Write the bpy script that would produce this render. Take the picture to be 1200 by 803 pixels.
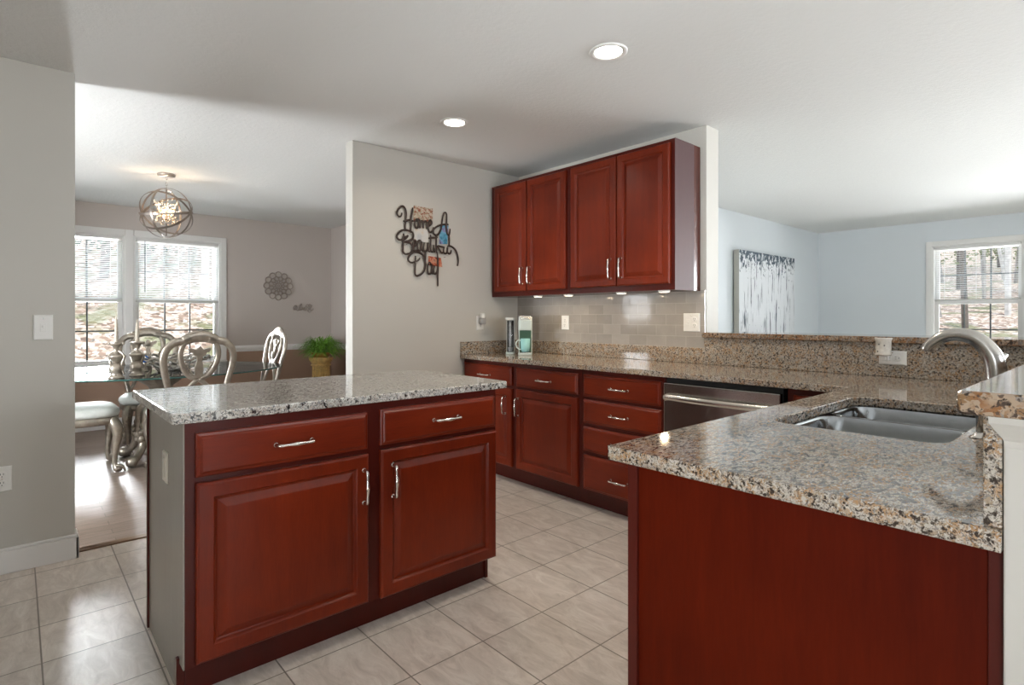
import bpy, bmesh, math, random
from mathutils import Vector, Matrix, noise as mnoise
PI = math.pi
random.seed(7)
C = bpy.context.scene.collection
for o in list(bpy.data.objects): bpy.data.objects.remove(o)
sc = bpy.context.scene

# ------------------------------------------------------------------ camera
cam_d = bpy.data.cameras.new('camera'); cam = bpy.data.objects.new('camera', cam_d); C.objects.link(cam)
cam_d.sensor_width = 36; cam_d.lens = 653.92/1200*36; cam_d.shift_y = -29.5/1200
cam_d.clip_start = .02; cam_d.clip_end = 300
cam.location = (0, 0, 1.211); cam.rotation_euler = (PI/2, 0, math.atan2(.74756, .66419))
sc.camera = cam
sc.view_settings.view_transform = 'Standard'; sc.view_settings.look = 'None'
sc.view_settings.gamma = 1; sc.view_settings.use_curve_mapping = False
sc.view_settings.exposure = 0.52
cy = sc.cycles
cy.use_denoising = True; cy.max_bounces = 10; cy.diffuse_bounces = 5; cy.glossy_bounces = 4
cy.transparent_max_bounces = 16; cy.sample_clamp_indirect = 6
cy.caustics_reflective = False; cy.caustics_refractive = False

# ------------------------------------------------------------------ sky, sun, daylight, added fill lamps
world = bpy.data.worlds.new('world'); sc.world = world; world.use_nodes = True
wn = world.node_tree; wn.nodes.clear()
wo = wn.nodes.new('ShaderNodeOutputWorld'); bg = wn.nodes.new('ShaderNodeBackground')
tc = wn.nodes.new('ShaderNodeTexCoord'); sp = wn.nodes.new('ShaderNodeSeparateXYZ'); cr = wn.nodes.new('ShaderNodeValToRGB')
wn.links.new(tc.outputs['Generated'], sp.inputs[0]); wn.links.new(sp.outputs['Z'], cr.inputs[0])
cr.color_ramp.elements[0].position = 0; cr.color_ramp.elements[0].color = (.86, .92, 1, 1)
cr.color_ramp.elements[1].position = .7; cr.color_ramp.elements[1].color = (.62, .78, 1, 1)
wn.links.new(cr.outputs[0], bg.inputs[0]); bg.inputs[1].default_value = 1.15
wn.links.new(bg.outputs[0], wo.inputs[0])
sd = bpy.data.lights.new('sun', 'SUN'); sd.energy = 2.3; sd.angle = math.radians(1.5); sd.color = (1, .95, .88)
so = bpy.data.objects.new('sun', sd); C.objects.link(so); so.location = (6, -6, 12)
so.rotation_euler = Vector((-.55, .45, -.9)).to_track_quat('-Z', 'Y').to_euler()

def area_light(name, loc, direction, w, h, power, portal=False, color=(.93, .97, 1)):
    l = bpy.data.lights.new(name, 'AREA'); l.shape = 'RECTANGLE'; l.size = w; l.size_y = h
    l.energy = power; l.color = color
    o = bpy.data.objects.new(name, l); C.objects.link(o); o.location = loc
    o.rotation_euler = Vector(direction).to_track_quat('-Z', 'Z').to_euler()
    if portal: l.cycles.is_portal = True
    return o
area_light('portal_dining', (-7.52, .93, 1.4), (1, 0, 0), 1.95, 1.5, 10, True)
area_light('portal_living', (-.9, 8.9, 1.4), (0, -1, 0), 1.9, 1.5, 10, True)
area_light('portal_patio', (1.1, -3.1, 1.1), (0, 1, 0), 1.6, 2.2, 10, True)
area_light('portal_dining_side', (-5.88, -1.6, 1.43), (0, 1, 0), .66, .66, 10, True)
area_light('portal_east', (3.3, 2.3, 1.4), (-1, 0, 0), 3.9, 1.9, 10, True)
area_light('added_fill_patio', (1.1, -3.16, 1.15), (0, 1, 0), 1.5, 2.1, 24)  # lamp added outside the unseen patio door, fill from behind the camera
area_light('added_fill_east', (3.32, 2.3, 1.4), (-1, 0, 0), 3.8, 1.8, 165)  # added fill lamp beyond the east glazing, out of view
area_light('added_fill_living', (1.6, 8.95, 1.4), (0, -1, 0), 1.7, 1.5, 400)  # lamp added to lift the living room, beyond windows out of view
area_light('daylight_dining_side', (-5.88, -1.7, 1.43), (0, 1, 0), .6, .6, 11)
area_light('added_fill_dining_corner', (-4.22, -1.7, 1.1), (0, 1, -.12), .7, .75, 115)  # added to brighten the dining room through the made-up corner window
# unseen lamp panels added low outdoors, sending fill light up to the ceilings
area_light('yard_fill_dining', (-12.4, 1.0, .05), (1, 0, .18), 8, .5, 1500)
area_light('yard_fill_dining_near', (-8.9, .95, .0), (1, 0, .7), 5, .6, 300)
area_light('yard_fill_living', (-.9, 13.2, .08), (0, -1, .18), 8, .5, 850)
area_light('yard_fill_living_near', (-.9, 10.4, .0), (0, -1, .7), 5, .6, 200)
yg = area_light('yard_fill_patio', (2.6, -6.0, .1), (-.42, 1, .40), 5, .6, 105); yg.data.spread = math.radians(50)  # added too, aimed through the unseen door at the kitchen ceiling

# ------------------------------------------------------------------ material helpers
class NT:
    def __init__(s, name):
        s.m = bpy.data.materials.new(name); s.m.use_nodes = True; s.t = s.m.node_tree
        s.b = s.t.nodes['Principled BSDF']; s.out = s.t.nodes['Material Output']
    def n(s, typ, **kw):
        n = s.t.nodes.new('ShaderNode'+typ)
        for k, v in kw.items():
            if k[0] == 'i' and k[1:].isdigit(): n.inputs[int(k[1:])].default_value = v
            else: setattr(n, k, v)
        return n
    def l(s, a, b): s.t.links.new(a, b)
    def set(s, **kw):
        for k, v in kw.items(): s.b.inputs[k.replace('_', ' ')].default_value = v
    def coord(s, scale=(1, 1, 1), loc=(0, 0, 0), rot=(0, 0, 0), src='Object'):
        t = s.n('TexCoord'); m = s.n('Mapping'); m.inputs[1].default_value = loc; m.inputs[2].default_value = rot; m.inputs[3].default_value = scale
        s.l(t.outputs[src], m.inputs[0]); return m.outputs[0]
    def noise(s, co, scale, detail=3, rough=.5, dist=0):
        n = s.n('TexNoise'); n.inputs['Scale'].default_value = scale; n.inputs['Detail'].default_value = detail
        n.inputs['Roughness'].default_value = rough; n.inputs['Distortion'].default_value = dist; s.l(co, n.inputs['Vector']); return n
    def ramp(s, fac, stops, interp='LINEAR'):
        r = s.n('ValToRGB'); r.color_ramp.interpolation = interp; e = r.color_ramp.elements
        while len(e) < len(stops): e.new(.5)
        for i, (p, c) in enumerate(stops): e[i].position = p; e[i].color = (*c, 1) if len(c) == 3 else c
        s.l(fac, r.inputs[0]); return r.outputs[0]
    def mix(s, fac, a, b, mode='MIX'):
        m = s.n('Mix', data_type='RGBA', blend_type=mode)
        for i, v in ((0, fac), (6, a), (7, b)):
            if hasattr(v, 'is_linked') or hasattr(v, 'links'): s.l(v, m.inputs[i])
            else: m.inputs[i].default_value = v if not isinstance(v, tuple) or len(v) == 4 else (*v, 1)
        return m.outputs[2]
    def bump(s, h, strength, dist=.01):
        b = s.n('Bump'); b.inputs['Strength'].default_value = strength; b.inputs['Distance'].default_value = dist
        s.l(h, b.inputs['Height']); s.l(b.outputs[0], s.b.inputs['Normal'])
def plain(name, col, rough=.5, metal=0, **kw):
    t = NT(name); t.set(Base_Color=(*col, 1), Roughness=rough, Metallic=metal)
    for k, v in kw.items(): t.b.inputs[k.replace('_', ' ')].default_value = v
    return t.m
def varied(name, col, rough=.5, metal=0, amt=.12, scale=8, bump=0, bscale=60):
    t = NT(name); co = t.coord(); n = t.noise(co, scale)
    d = tuple(c*(1-amt) for c in col); u = tuple(min(1, c*(1+amt)) for c in col)
    t.l(t.ramp(n.outputs[0], [(.3, d), (.7, u)]), t.b.inputs['Base Color']); t.set(Roughness=rough, Metallic=metal)
    if bump: t.bump(t.noise(co, bscale, 4).outputs[0], bump, .004)
    return t.m
def wood(name, dark, light, axis=2, rough=.28, fine=1.0, coat=.08, spec=.22):
    t = NT(name); sc_ = [9, 9, 9]; sc_[axis] = .9; co = t.coord(tuple(sc_))
    n = t.noise(co, 3*fine, 5, .6, .4); n2 = t.noise(co, 22*fine, 3, .6); n3 = t.noise(t.coord(), 2.2, 2)
    c = t.ramp(n.outputs[0], [(.25, dark), (.75, light)])
    c2 = t.mix(.35, c, t.ramp(n2.outputs[0], [(.3, dark), (.7, light)]))
    c3 = t.mix(.5, c2, t.ramp(n3.outputs[0], [(.3, dark), (.7, light)]))
    t.l(c3, t.b.inputs['Base Color']); t.set(Roughness=rough, Coat_Weight=coat, Coat_Roughness=.15, Specular_IOR_Level=spec)
    t.bump(n2.outputs[0], .06, .001); return t.m
def paint(name, col, bump=.12):
    t = NT(name); co = t.coord(); t.set(Base_Color=(*col, 1), Roughness=.62)
    t.bump(t.noise(co, 160, 3).outputs[0], bump, .002); return t.m
def granite(name, base, tan, gold, grey, dark, goldamt=.5, scale=1.0, darkcut=.3, rough=.08, ior=1.5, st=(1, 1, 1)):
    t = NT(name); co = t.coord(st, rot=(0, 0, .6 if st[1] != 1 else 0))
    w = t.noise(co, 45*scale, 3); warp = t.mix(.025, co, w.outputs[1])
    v = t.n('TexVoronoi'); v.inputs['Scale'].default_value = 120*scale; t.l(warp, v.inputs['Vector'])
    v2 = t.n('TexVoronoi'); v2.inputs['Scale'].default_value = 260*scale; t.l(warp, v2.inputs['Vector'])
    sp1 = t.n('SeparateColor'); t.l(v.outputs['Color'], sp1.inputs[0])
    sp2 = t.n('SeparateColor'); t.l(v2.outputs['Color'], sp2.inputs[0])
    c = t.ramp(sp1.outputs[0], [(0, base), (.32, tan), (.52, grey), (.7, base), (.86, tuple(min(1, x*1.18) for x in base))], 'CONSTANT')
    gn = t.noise(co, 14*scale, 4, .6); gm = t.ramp(gn.outputs[0], [(.45, (0, 0, 0)), (.57, (goldamt,)*3)])
    gs = t.ramp(sp1.outputs[1], [(.45, (0, 0, 0)), (.5, (1, 1, 1))]); gmm = t.mix(1.0, gm, gs, 'MULTIPLY')
    c = t.mix(gmm, c, gold)
    dn = t.noise(co, 55*scale, 5, .65, .3)
    dm = t.ramp(dn.outputs[0], [(darkcut, (1, 1, 1)), (darkcut+.06, (0, 0, 0))])
    c = t.mix(dm, c, dark)
    fm = t.ramp(sp2.outputs[1], [(.84, (0, 0, 0)), (.87, (.85, .85, .85))]); c = t.mix(fm, c, tuple(x*2.2 for x in dark))
    t.l(c, t.b.inputs['Base Color']); t.set(Roughness=rough, IOR=ior)
    return t.m
def glass(name, tint=(1, 1, 1), ior=1.45):
    t = NT(name); t.t.nodes.remove(t.b)
    tr = t.n('BsdfTransparent'); tr.inputs[0].default_value = (*tint, 1); gl = t.n('BsdfGlossy'); gl.inputs['Roughness'].default_value = .01
    f = t.n('Fresnel'); f.inputs[0].default_value = ior; mx = t.n('MixShader')
    t.l(f.outputs[0], mx.inputs[0]); t.l(tr.outputs[0], mx.inputs[1]); t.l(gl.outputs[0], mx.inputs[2]); t.l(mx.outputs[0], t.out.inputs[0])
    return t.m
def emit(name, col, s):
    t = NT(name); t.set(Base_Color=(*col, 1), Emission_Color=(*col, 1), Emission_Strength=s); return t.m

M = {}
M['cherry'] = wood('cherry_wood', (.075, .0065, .002), (.22, .026, .006), 2, .3)
M['cherry_h'] = wood('cherry_wood_horizontal', (.075, .0065, .002), (.22, .026, .006), 0, .3)
M['cherry_dark'] = wood('cherry_wood_frame', (.045, .005, .003), (.09, .010, .005), 2, .3)
M['cherry_side'] = wood('cherry_wood_side', (.06, .018, .014), (.10, .028, .02), 2, .22)
M['endpanel'] = wood('island_end_painted_sheen', (.25, .225, .19), (.30, .275, .235), 2, .2)  # blue-grey light reflected by the panel is put into its base colour
M['granite'] = granite('warm_speckled_granite', (.45, .405, .35), (.34, .265, .19), (.37, .19, .065), (.25, .225, .20), (.035, .026, .02), .75, 2.1, .41, .07, 1.65, (1.0, .5, 1.0))
M['granite_bar'] = granite('brown_speckled_granite', (.33, .245, .175), (.22, .13, .065), (.22, .09, .025), (.22, .19, .165), (.03, .02, .015), .9, 1.2, .4, .06, 1.6)
M['granite_island'] = granite('grey_white_granite', (.52, .50, .46), (.40, .36, .32), (.40, .33, .25), (.28, .28, .27), (.02, .02, .022), .3, 1.3, .39, .02, 2.2)
M['wall'] = paint('greige_wall_paint', (.52, .50, .455))
M['wall_living'] = paint('pale_blue_grey_paint', (.64, .68, .705))
M['white_trim'] = plain('white_trim_paint', (.74, .73, .71), .35)
M['white'] = plain('white_plastic', (.78, .77, .74), .3)
M['pane'] = glass('window_glass', ior=1.18)
M['steel'] = varied('brushed_steel', (.52, .50, .47), .22, 1, .06, 20)
M['nickel'] = plain('satin_nickel', (.72, .69, .64), .22, 1)
M['black'] = plain('black_gap', (.01, .01, .01), .5)
M['dark_slot'] = plain('dark_slot', (.03, .03, .03), .6)
def ceiling_mat():
    t = NT('textured_ceiling_paint'); co = t.coord(); t.set(Base_Color=(.74, .745, .73, 1), Roughness=.75)
    a = t.noise(co, 38, 5, .65); r = t.ramp(a.outputs[0], [(.42, (0, 0, 0)), (.62, (1, 1, 1))]); t.bump(r, .22, .004); return t.m
M['ceiling'] = ceiling_mat()
def dining_mat():
    t = NT('two_tone_dining_paint'); co = t.coord(); s_ = t.n('SeparateXYZ'); t.l(co, s_.inputs[0])
    g = t.n('Math', operation='GREATER_THAN'); t.l(s_.outputs[2], g.inputs[0]); g.inputs[1].default_value = .835
    t.l(t.mix(g.outputs[0], (.35, .23, .165), (.53, .475, .44)), t.b.inputs['Base Color']); t.set(Roughness=.6); return t.m
M['dining'] = dining_mat()
def tile_mat():
    t = NT('greige_porcelain_tile'); co = t.coord((1/.3065, 1/.3093, 1), (1.325/.3065, -.067/.3093, 0))
    br = t.n('TexBrick', offset=0.0, squash=1.0); t.l(co, br.inputs['Vector'])
    for k, v in (('Scale', 1), ('Mortar Size', .009), ('Mortar Smooth', .15), ('Brick Width', 1), ('Row Height', 1)): br.inputs[k].default_value = v
    br.inputs['Color1'].default_value = (1, 1, 1, 1); br.inputs['Color2'].default_value = (.88, .88, .88, 1); br.inputs['Mortar'].default_value = (1, 1, 1, 1)
    n = t.noise(t.coord((1, 2.8, 1), rot=(0, 0, .5)), 6, 8, .72, 1.0)
    c = t.ramp(n.outputs[0], [(.3, (.54, .47, .415)), (.5, (.70, .625, .56)), (.68, (.84, .775, .71))])
    c = t.mix(1.0, c, br.outputs[0], 'MULTIPLY'); c = t.mix(br.outputs['Fac'], c, (.24, .205, .17))
    t.l(c, t.b.inputs['Base Color']); t.set(Roughness=.3)
    inv = t.n('Math', operation='SUBTRACT'); inv.inputs[0].default_value = 1; t.l(br.outputs['Fac'], inv.inputs[1]); t.bump(inv.outputs[0], .5, .003)
    return t.m
M['tile'] = tile_mat()
def splash_mat():
    t = NT('subway_tile'); co = t.coord((1, 1, 1), rot=(PI/2, 0, 0))
    br = t.n('TexBrick', offset=.5, squash=1.0); t.l(co, br.inputs['Vector'])
    for k, v in (('Scale', 1), ('Mortar Size', .0017), ('Mortar Smooth', .1), ('Brick Width', .152), ('Row Height', .0725)): br.inputs[k].default_value = v
    br.inputs['Color1'].default_value = (.37, .34, .315, 1); br.inputs['Color2'].default_value = (.28, .26, .24, 1); br.inputs['Mortar'].default_value = (.44, .41, .37, 1)
    n = t.noise(t.coord(), 9, 5, .6); c = t.mix(.3, br.outputs[0], t.ramp(n.outputs[0], [(.3, (.31, .285, .255)), (.7, (.46, .42, .385))]))
    t.l(c, t.b.inputs['Base Color']); t.set(Roughness=.1)
    inv = t.n('Math', operation='SUBTRACT'); inv.inputs[0].default_value = 1; t.l(br.outputs['Fac'], inv.inputs[1])
    ad = t.n('Math', operation='MULTIPLY_ADD'); t.l(t.noise(t.coord(), 14, 2).outputs[0], ad.inputs[0]); ad.inputs[1].default_value = .6; t.l(inv.outputs[0], ad.inputs[2])
    t.bump(ad.outputs[0], .35, .003); return t.m
M['splash'] = splash_mat()
def plank_mat():
    t = NT('greyed_oak_planks'); co = t.coord((1, 1, 1), rot=(0, 0, PI/2))
    br = t.n('TexBrick', offset=.37, squash=1.0); t.l(co, br.inputs['Vector'])
    for k, v in (('Scale', 1), ('Mortar Size', .0025), ('Brick Width', 1.1), ('Row Height', .085), ('Bias', 0)): br.inputs[k].default_value = v
    br.inputs['Color1'].default_value = (.27, .20, .165, 1); br.inputs['Color2'].default_value = (.17, .125, .10, 1); br.inputs['Mortar'].default_value = (.06, .045, .035, 1)
    n = t.noise(t.coord((14, 1.2, 1)), 5, 6, .65); c = t.mix(.5, br.outputs[0], t.ramp(n.outputs[0], [(.3, (.13, .095, .075)), (.7, (.34, .27, .225))]))
    t.l(c, t.b.inputs['Base Color']); t.set(Roughness=.42); t.bump(n.outputs[0], .35, .004); return t.m
M['planks'] = plank_mat()
M['silver'] = varied('champagne_silver_leaf', (.38, .335, .28), .33, .7, .18, 25, .15, 90)
M['seat'] = varied('pale_seat_fabric', (.62, .63, .60), .7, 0, .05, 30, .1, 200)

# ------------------------------------------------------------------ mesh helpers
def tag(o, label, cat, group=None, kind=None):
    if label: o['label'] = label
    if cat: o['category'] = cat
    if group: o['group'] = group
    if kind: o['kind'] = kind
    return o
def thing(name, label, cat, loc=(0, 0, 0), rotz=0, group=None):
    o = bpy.data.objects.new(name, None); C.objects.link(o); o.location = loc; o.rotation_euler = (0, 0, rotz)
    o.empty_display_size = .1
    return tag(o, label, cat, group)
def obj(name, bm, mat, parent=None, smooth=False, bevel=0, loc=None, segs=2, autos=None):
    bmesh.ops.recalc_face_normals(bm, faces=bm.faces)
    me = bpy.data.meshes.new(name); bm.to_mesh(me); bm.free()
    for m in (mat if isinstance(mat, (list, tuple)) else [mat]): me.materials.append(m)
    if smooth:
        for p in me.polygons: p.use_smooth = True
    o = bpy.data.objects.new(name, me); C.objects.link(o)
    if parent: o.parent = parent
    if loc: o.location = loc
    if bevel:
        b = o.modifiers.new('bevel', 'BEVEL'); b.width = bevel; b.segments = segs; b.limit_method = 'ANGLE'; b.angle_limit = math.radians(40)
        b.harden_normals = False
    return o
def struct(name, bm, mat, parent=None, **kw):
    o = obj(name, bm, mat, parent, **kw); o['kind'] = 'structure'; return o
def box(bm, x0, x1, y0, y1, z0, z1):
    vs = [bm.verts.new((x, y, z)) for x in (x0, x1) for y in (y0, y1) for z in (z0, z1)]
    for f in ((0, 1, 3, 2), (4, 6, 7, 5), (0, 4, 5, 1), (2, 3, 7, 6), (0, 2, 6, 4), (1, 5, 7, 3)): bm.faces.new([vs[i] for i in f])
    return bm
def B(*a):
    bm = bmesh.new()
    for t in (a if isinstance(a[0], (tuple, list)) else [a]): box(bm, *t)
    return bm
def smoothpts(P, k=5, closed=False):
    P = [Vector(p) for p in P]; n = len(P); out = []
    rng = range(n) if closed else range(n-1)
    for i in rng:
        g = (lambda j: P[j % n]) if closed else (lambda j: P[max(0, min(n-1, j))])
        a, b, c, d = g(i-1), g(i), g(i+1), g(i+2)
        for j in range(k):
            t = j/k; out.append(.5*((2*b)+(-a+c)*t+(2*a-5*b+4*c-d)*t*t+(-a+3*b-3*c+d)*t**3))
    if not closed: out.append(P[-1])
    return out
def lerp_list(R, n):
    if not isinstance(R, (list, tuple)): return [R]*n
    out = []
    for i in range(n):
        t = i/(n-1)*(len(R)-1); j = min(int(t), len(R)-2); out.append(R[j]+(R[j+1]-R[j])*(t-j))
    return out
def tube(bm, pts, r, n=10, closed=False, normal=None, r2=None):
    pts = [Vector(p) for p in pts]; N = len(pts); R = lerp_list(r, N); R2 = lerp_list(r2, N) if r2 is not None else R
    rings = []; side = None
    for i, p in enumerate(pts):
        if closed: t = pts[(i+1) % N]-pts[i-1]
        else: t = pts[min(N-1, i+1)]-pts[max(0, i-1)]
        t = t.normalized() if t.length > 1e-9 else Vector((0, 0, 1))
        if normal is not None:
            nn = Vector(normal); s_ = t.cross(nn)
            s_ = s_.normalized() if s_.length > 1e-6 else (side or Vector((1, 0, 0))); nn = s_.cross(t).normalized()
        else:
            if side is None: side = t.orthogonal().normalized()
            s_ = (side - t*side.dot(t)); s_ = s_.normalized() if s_.length > 1e-6 else t.orthogonal().normalized(); nn = t.cross(s_)
        side = s_
        rings.append([bm.verts.new(p+s_*math.cos(2*PI*k/n)*R[i]+nn*math.sin(2*PI*k/n)*R2[i]) for k in range(n)])
    for i in range(N if closed else N-1):
        a, b = rings[i], rings[(i+1) % N]
        for k in range(n): bm.faces.new((a[k], a[(k+1) % n], b[(k+1) % n], b[k]))
    if not closed:
        bm.faces.new(rings[0][::-1]); bm.faces.new(rings[-1])
    return bm
def T(pts, r, **kw): return tube(bmesh.new(), pts, r, **kw)
def lathe(bm, prof, n=24, c=(0, 0, 0), sx=1, sy=1, axis='z'):
    rings = []
    for r, z in prof:
        ring = []
        for k in range(n):
            a = 2*PI*k/n; p = Vector((r*math.cos(a)*sx, r*math.sin(a)*sy, z))
            if axis == 'y': p = Vector((p.x, -p.z, p.y))
            if axis == 'x': p = Vector((p.z, p.x, p.y))
            ring.append(bm.verts.new(p+Vector(c)))
        rings.append(ring)
    for a, b in zip(rings, rings[1:]):
        for k in range(n): bm.faces.new((a[k], a[(k+1) % n], b[(k+1) % n], b[k]))
    bm.faces.new(rings[0][::-1]); bm.faces.new(rings[-1]); return bm
def L(prof, **kw): return lathe(bmesh.new(), prof, **kw)
def ball(bm, c, r, sx=1, sy=1, sz=1, seg=12):
    m = Matrix.Translation(c) @ Matrix.Diagonal((sx, sy, sz, 1))
    bmesh.ops.create_uvsphere(bm, u_segments=seg, v_segments=max(6, seg*2//3), radius=r, matrix=m); return bm
def slab(outline, holes, z0, z1):
    bm = bmesh.new(); edges = []
    for lp in [outline]+holes:
        vs = [bm.verts.new((x, y, z1)) for x, y in lp]
        for i in range(len(vs)): edges.append(bm.edges.new((vs[i], vs[(i+1) % len(vs)])))
    bmesh.ops.triangle_fill(bm, use_beauty=True, use_dissolve=False, edges=edges)
    g = bmesh.ops.extrude_face_region(bm, geom=list(bm.faces))
    bmesh.ops.translate(bm, vec=(0, 0, z0-z1), verts=[v for v in g['geom'] if isinstance(v, bmesh.types.BMVert)])
    bmesh.ops.dissolve_limit(bm, angle_limit=.01, verts=bm.verts, edges=bm.edges)
    return bm
def rrect(x0, x1, y0, y1, r, k=6):
    out = []
    for cx, cy_, a0 in ((x1-r, y1-r, 0), (x0+r, y1-r, 90), (x0+r, y0+r, 180), (x1-r, y0+r, 270)):
        for i in range(k+1):
            a = math.radians(a0+90*i/k); out.append((cx+r*math.cos(a), cy_+r*math.sin(a)))
    return out
def loft(bm, loops, cap0=True, cap1=True):
    R = [[bm.verts.new(p) for p in lp] for lp in loops]; n = len(R[0])
    for a, b in zip(R, R[1:]):
        for k in range(n): bm.faces.new((a[k], a[(k+1) % n], b[(k+1) % n], b[k]))
    if cap0: bm.faces.new(R[0][::-1])
    if cap1: bm.faces.new(R[-1])
    return bm
def plate(outline, y0, y1):
    """outline in x,z extruded along y"""
    bm = bmesh.new(); a = [bm.verts.new((x, y0, z)) for x, z in outline]; b = [bm.verts.new((x, y1, z)) for x, z in outline]; n = len(a)
    bm.faces.new(a); bm.faces.new(b[::-1])
    for i in range(n): bm.faces.new((a[i], b[i], b[(i+1) % n], a[(i+1) % n]))
    return bm
def copy_tree(o, parent=None):
    c = o.copy(); C.objects.link(c)
    if parent: c.parent = parent
    for ch in list(o.children): copy_tree(ch, c)
    return c

# ------------------------------------------------------------------ room shell
H = 2.44
XD, XW = -7.44, -3.62      # dining far wall, kitchen wall plane
def wall_with_hole(axis, pos, thick, a0, a1, holes, z0=0, z1=H):
    """wall slab in plane axis=pos..pos+thick, spanning a0..a1, rectangular holes (h0,h1,zb,zt)"""
    bm = bmesh.new()
    def bx(p0, p1, q0, q1):
        if p1-p0 < 1e-4 or q1-q0 < 1e-4: return
        if axis == 'x': box(bm, min(pos, pos+thick), max(pos, pos+thick), p0, p1, q0, q1)
        else: box(bm, p0, p1, min(pos, pos+thick), max(pos, pos+thick), q0, q1)
    cur = a0
    for h0, h1, zb, zt in sorted(holes):
        bx(cur, h0, z0, z1); bx(h0, h1, z0, zb); bx(h0, h1, zt, z1); cur = h1
    bx(cur, a1, z0, z1); return bm
WZ0, WZ1 = .68, 2.12
struct('floor', B(XW-.02, 3.2, -3.0, 3.45, -.1, 0), M['tile'])
struct('floor_dining', B(XD, XW-.02, -1.5, 3.3, -.1, 0), M['planks'])
struct('floor_living', B(-3.3, 3.2, 3.45, 8.79, -.1, 0), varied('beige_carpet', (.4, .36, .31), .9, 0, .1, 60, .5, 300))
struct('ceiling', B(XD-.15, 3.4, -3.15, 8.95, H, H+.15), M['ceiling'])
struct('trim_1', B(XW-.055, XW-.005, .222, 1.739, 0, .009), wood('oak_threshold', (.13, .08, .05), (.22, .14, .09), 1, .3), bevel=.004)
struct('wall_left', B(-3.70, -3.562, -3.0, .222, 0, H), M['wall'], bevel=.004)
struct('wall_sign', B(-3.725, XW, 1.739, 3.45, 0, H), M['wall'], bevel=.004)
struct('wall_dining_far', wall_with_hole('x', XD, -.16, -1.66, 3.42, [(-.03, .90, WZ0, WZ1), (.975, 1.865, WZ0, WZ1)]), M['dining'])
struct('wall_dining_side', B(XD, -3.725, 3.262, 3.42, 0, H), M['dining'])
struct('wall_dining_near', wall_with_hole('y', -1.5, -.16, XD, -3.70, [(-6.2, -5.56, 1.1, 1.76), (-4.6, -3.85, .7, 2.1)]), M['dining'])
struct('wall_back', B(XW, -1.838, 3.293, 3.445, 0, H), M['wall'], bevel=.003)
struct('wall_half_back', B(-1.838, .04, 3.293, 3.445, 0, 1.083), M['wall'])
struct('wall_half_front', B(-.127, .04, 1.03, 3.293, 0, 1.083), M['wall'], bevel=.003)
struct('wall_living_left', B(-3.30, -3.13, 3.445, 8.79, 0, H), M['wall_living'])
struct('wall_living_far', wall_with_hole('y', 8.79, .16, -3.30, 3.4, [(-1.776, -.90, WZ0, WZ1), (.7, 2.5, WZ0, WZ1)]), M['wall_living'])
struct('wall_right', wall_with_hole('x', 3.2, .16, -3.15, 8.79, [(.4, 4.2, .45, 2.3)]), M['wall_living'])
struct('wall_near', wall_with_hole('y', -3.0, -.16, -3.70, 3.2, [(.3, 1.9, .05, 2.2)]), M['wall'])
struct('baseboard_left', B((-3.562, -3.547, -3.0, .237, 0, .108), (-3.562, -3.553, -3.0, .231, .108, .122), (-3.70, -3.547, .222, .237, 0, .108)), M['white_trim'], bevel=.004)
struct('baseboard_dining_far', B(XD, XD+.014, -1.5, 3.262, 0, .11), M['white_trim'], bevel=.004)
def rail(name, p, q, nx, ny):
    bm = bmesh.new(); w = .02
    pr = [(0, .785), (.008, .785), (.012, .80), (.018, .81), (.022, .83), (.018, .845), (.012, .858), (.0, .86)]
    loops = [[(a[0]+nx*d, a[1]+ny*d, z) for d, z in pr] for a in (p, q)]
    loft(bm, loops); struct(name, bm, M['white_trim'])
rail('trim_2', (XD, 1.95), (XD, 3.262), 1, 0)
rail('trim_3', (XD, 3.262), (-3.725, 3.262), 0, -1)
rail('trim_4', (XD, -1.5), (XD, -.1), 1, 0)
# backsplash tile on the wall above the granite upstand
tb = struct('trim_5', B(XW, -1.842, 3.281, 3.293, 1.015, 1.385), M['splash'])
# half wall cap moulding at its end and sides
bm = bmesh.new()
prm = [(0, 1.030), (.004, 1.031), (.007, 1.040), (.012, 1.046), (.022, 1.055), (.032, 1.066), (.034, 1.0835)]
loft(bm, [[(-.122-d*.5, 1.0295-d, z), (.04, 1.0295-d, z), (.04, 1.0295, z), (-.122-d*.5, 1.0295, z)] for d, z in prm])
struct('trim_6', bm, M['wall'])

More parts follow.
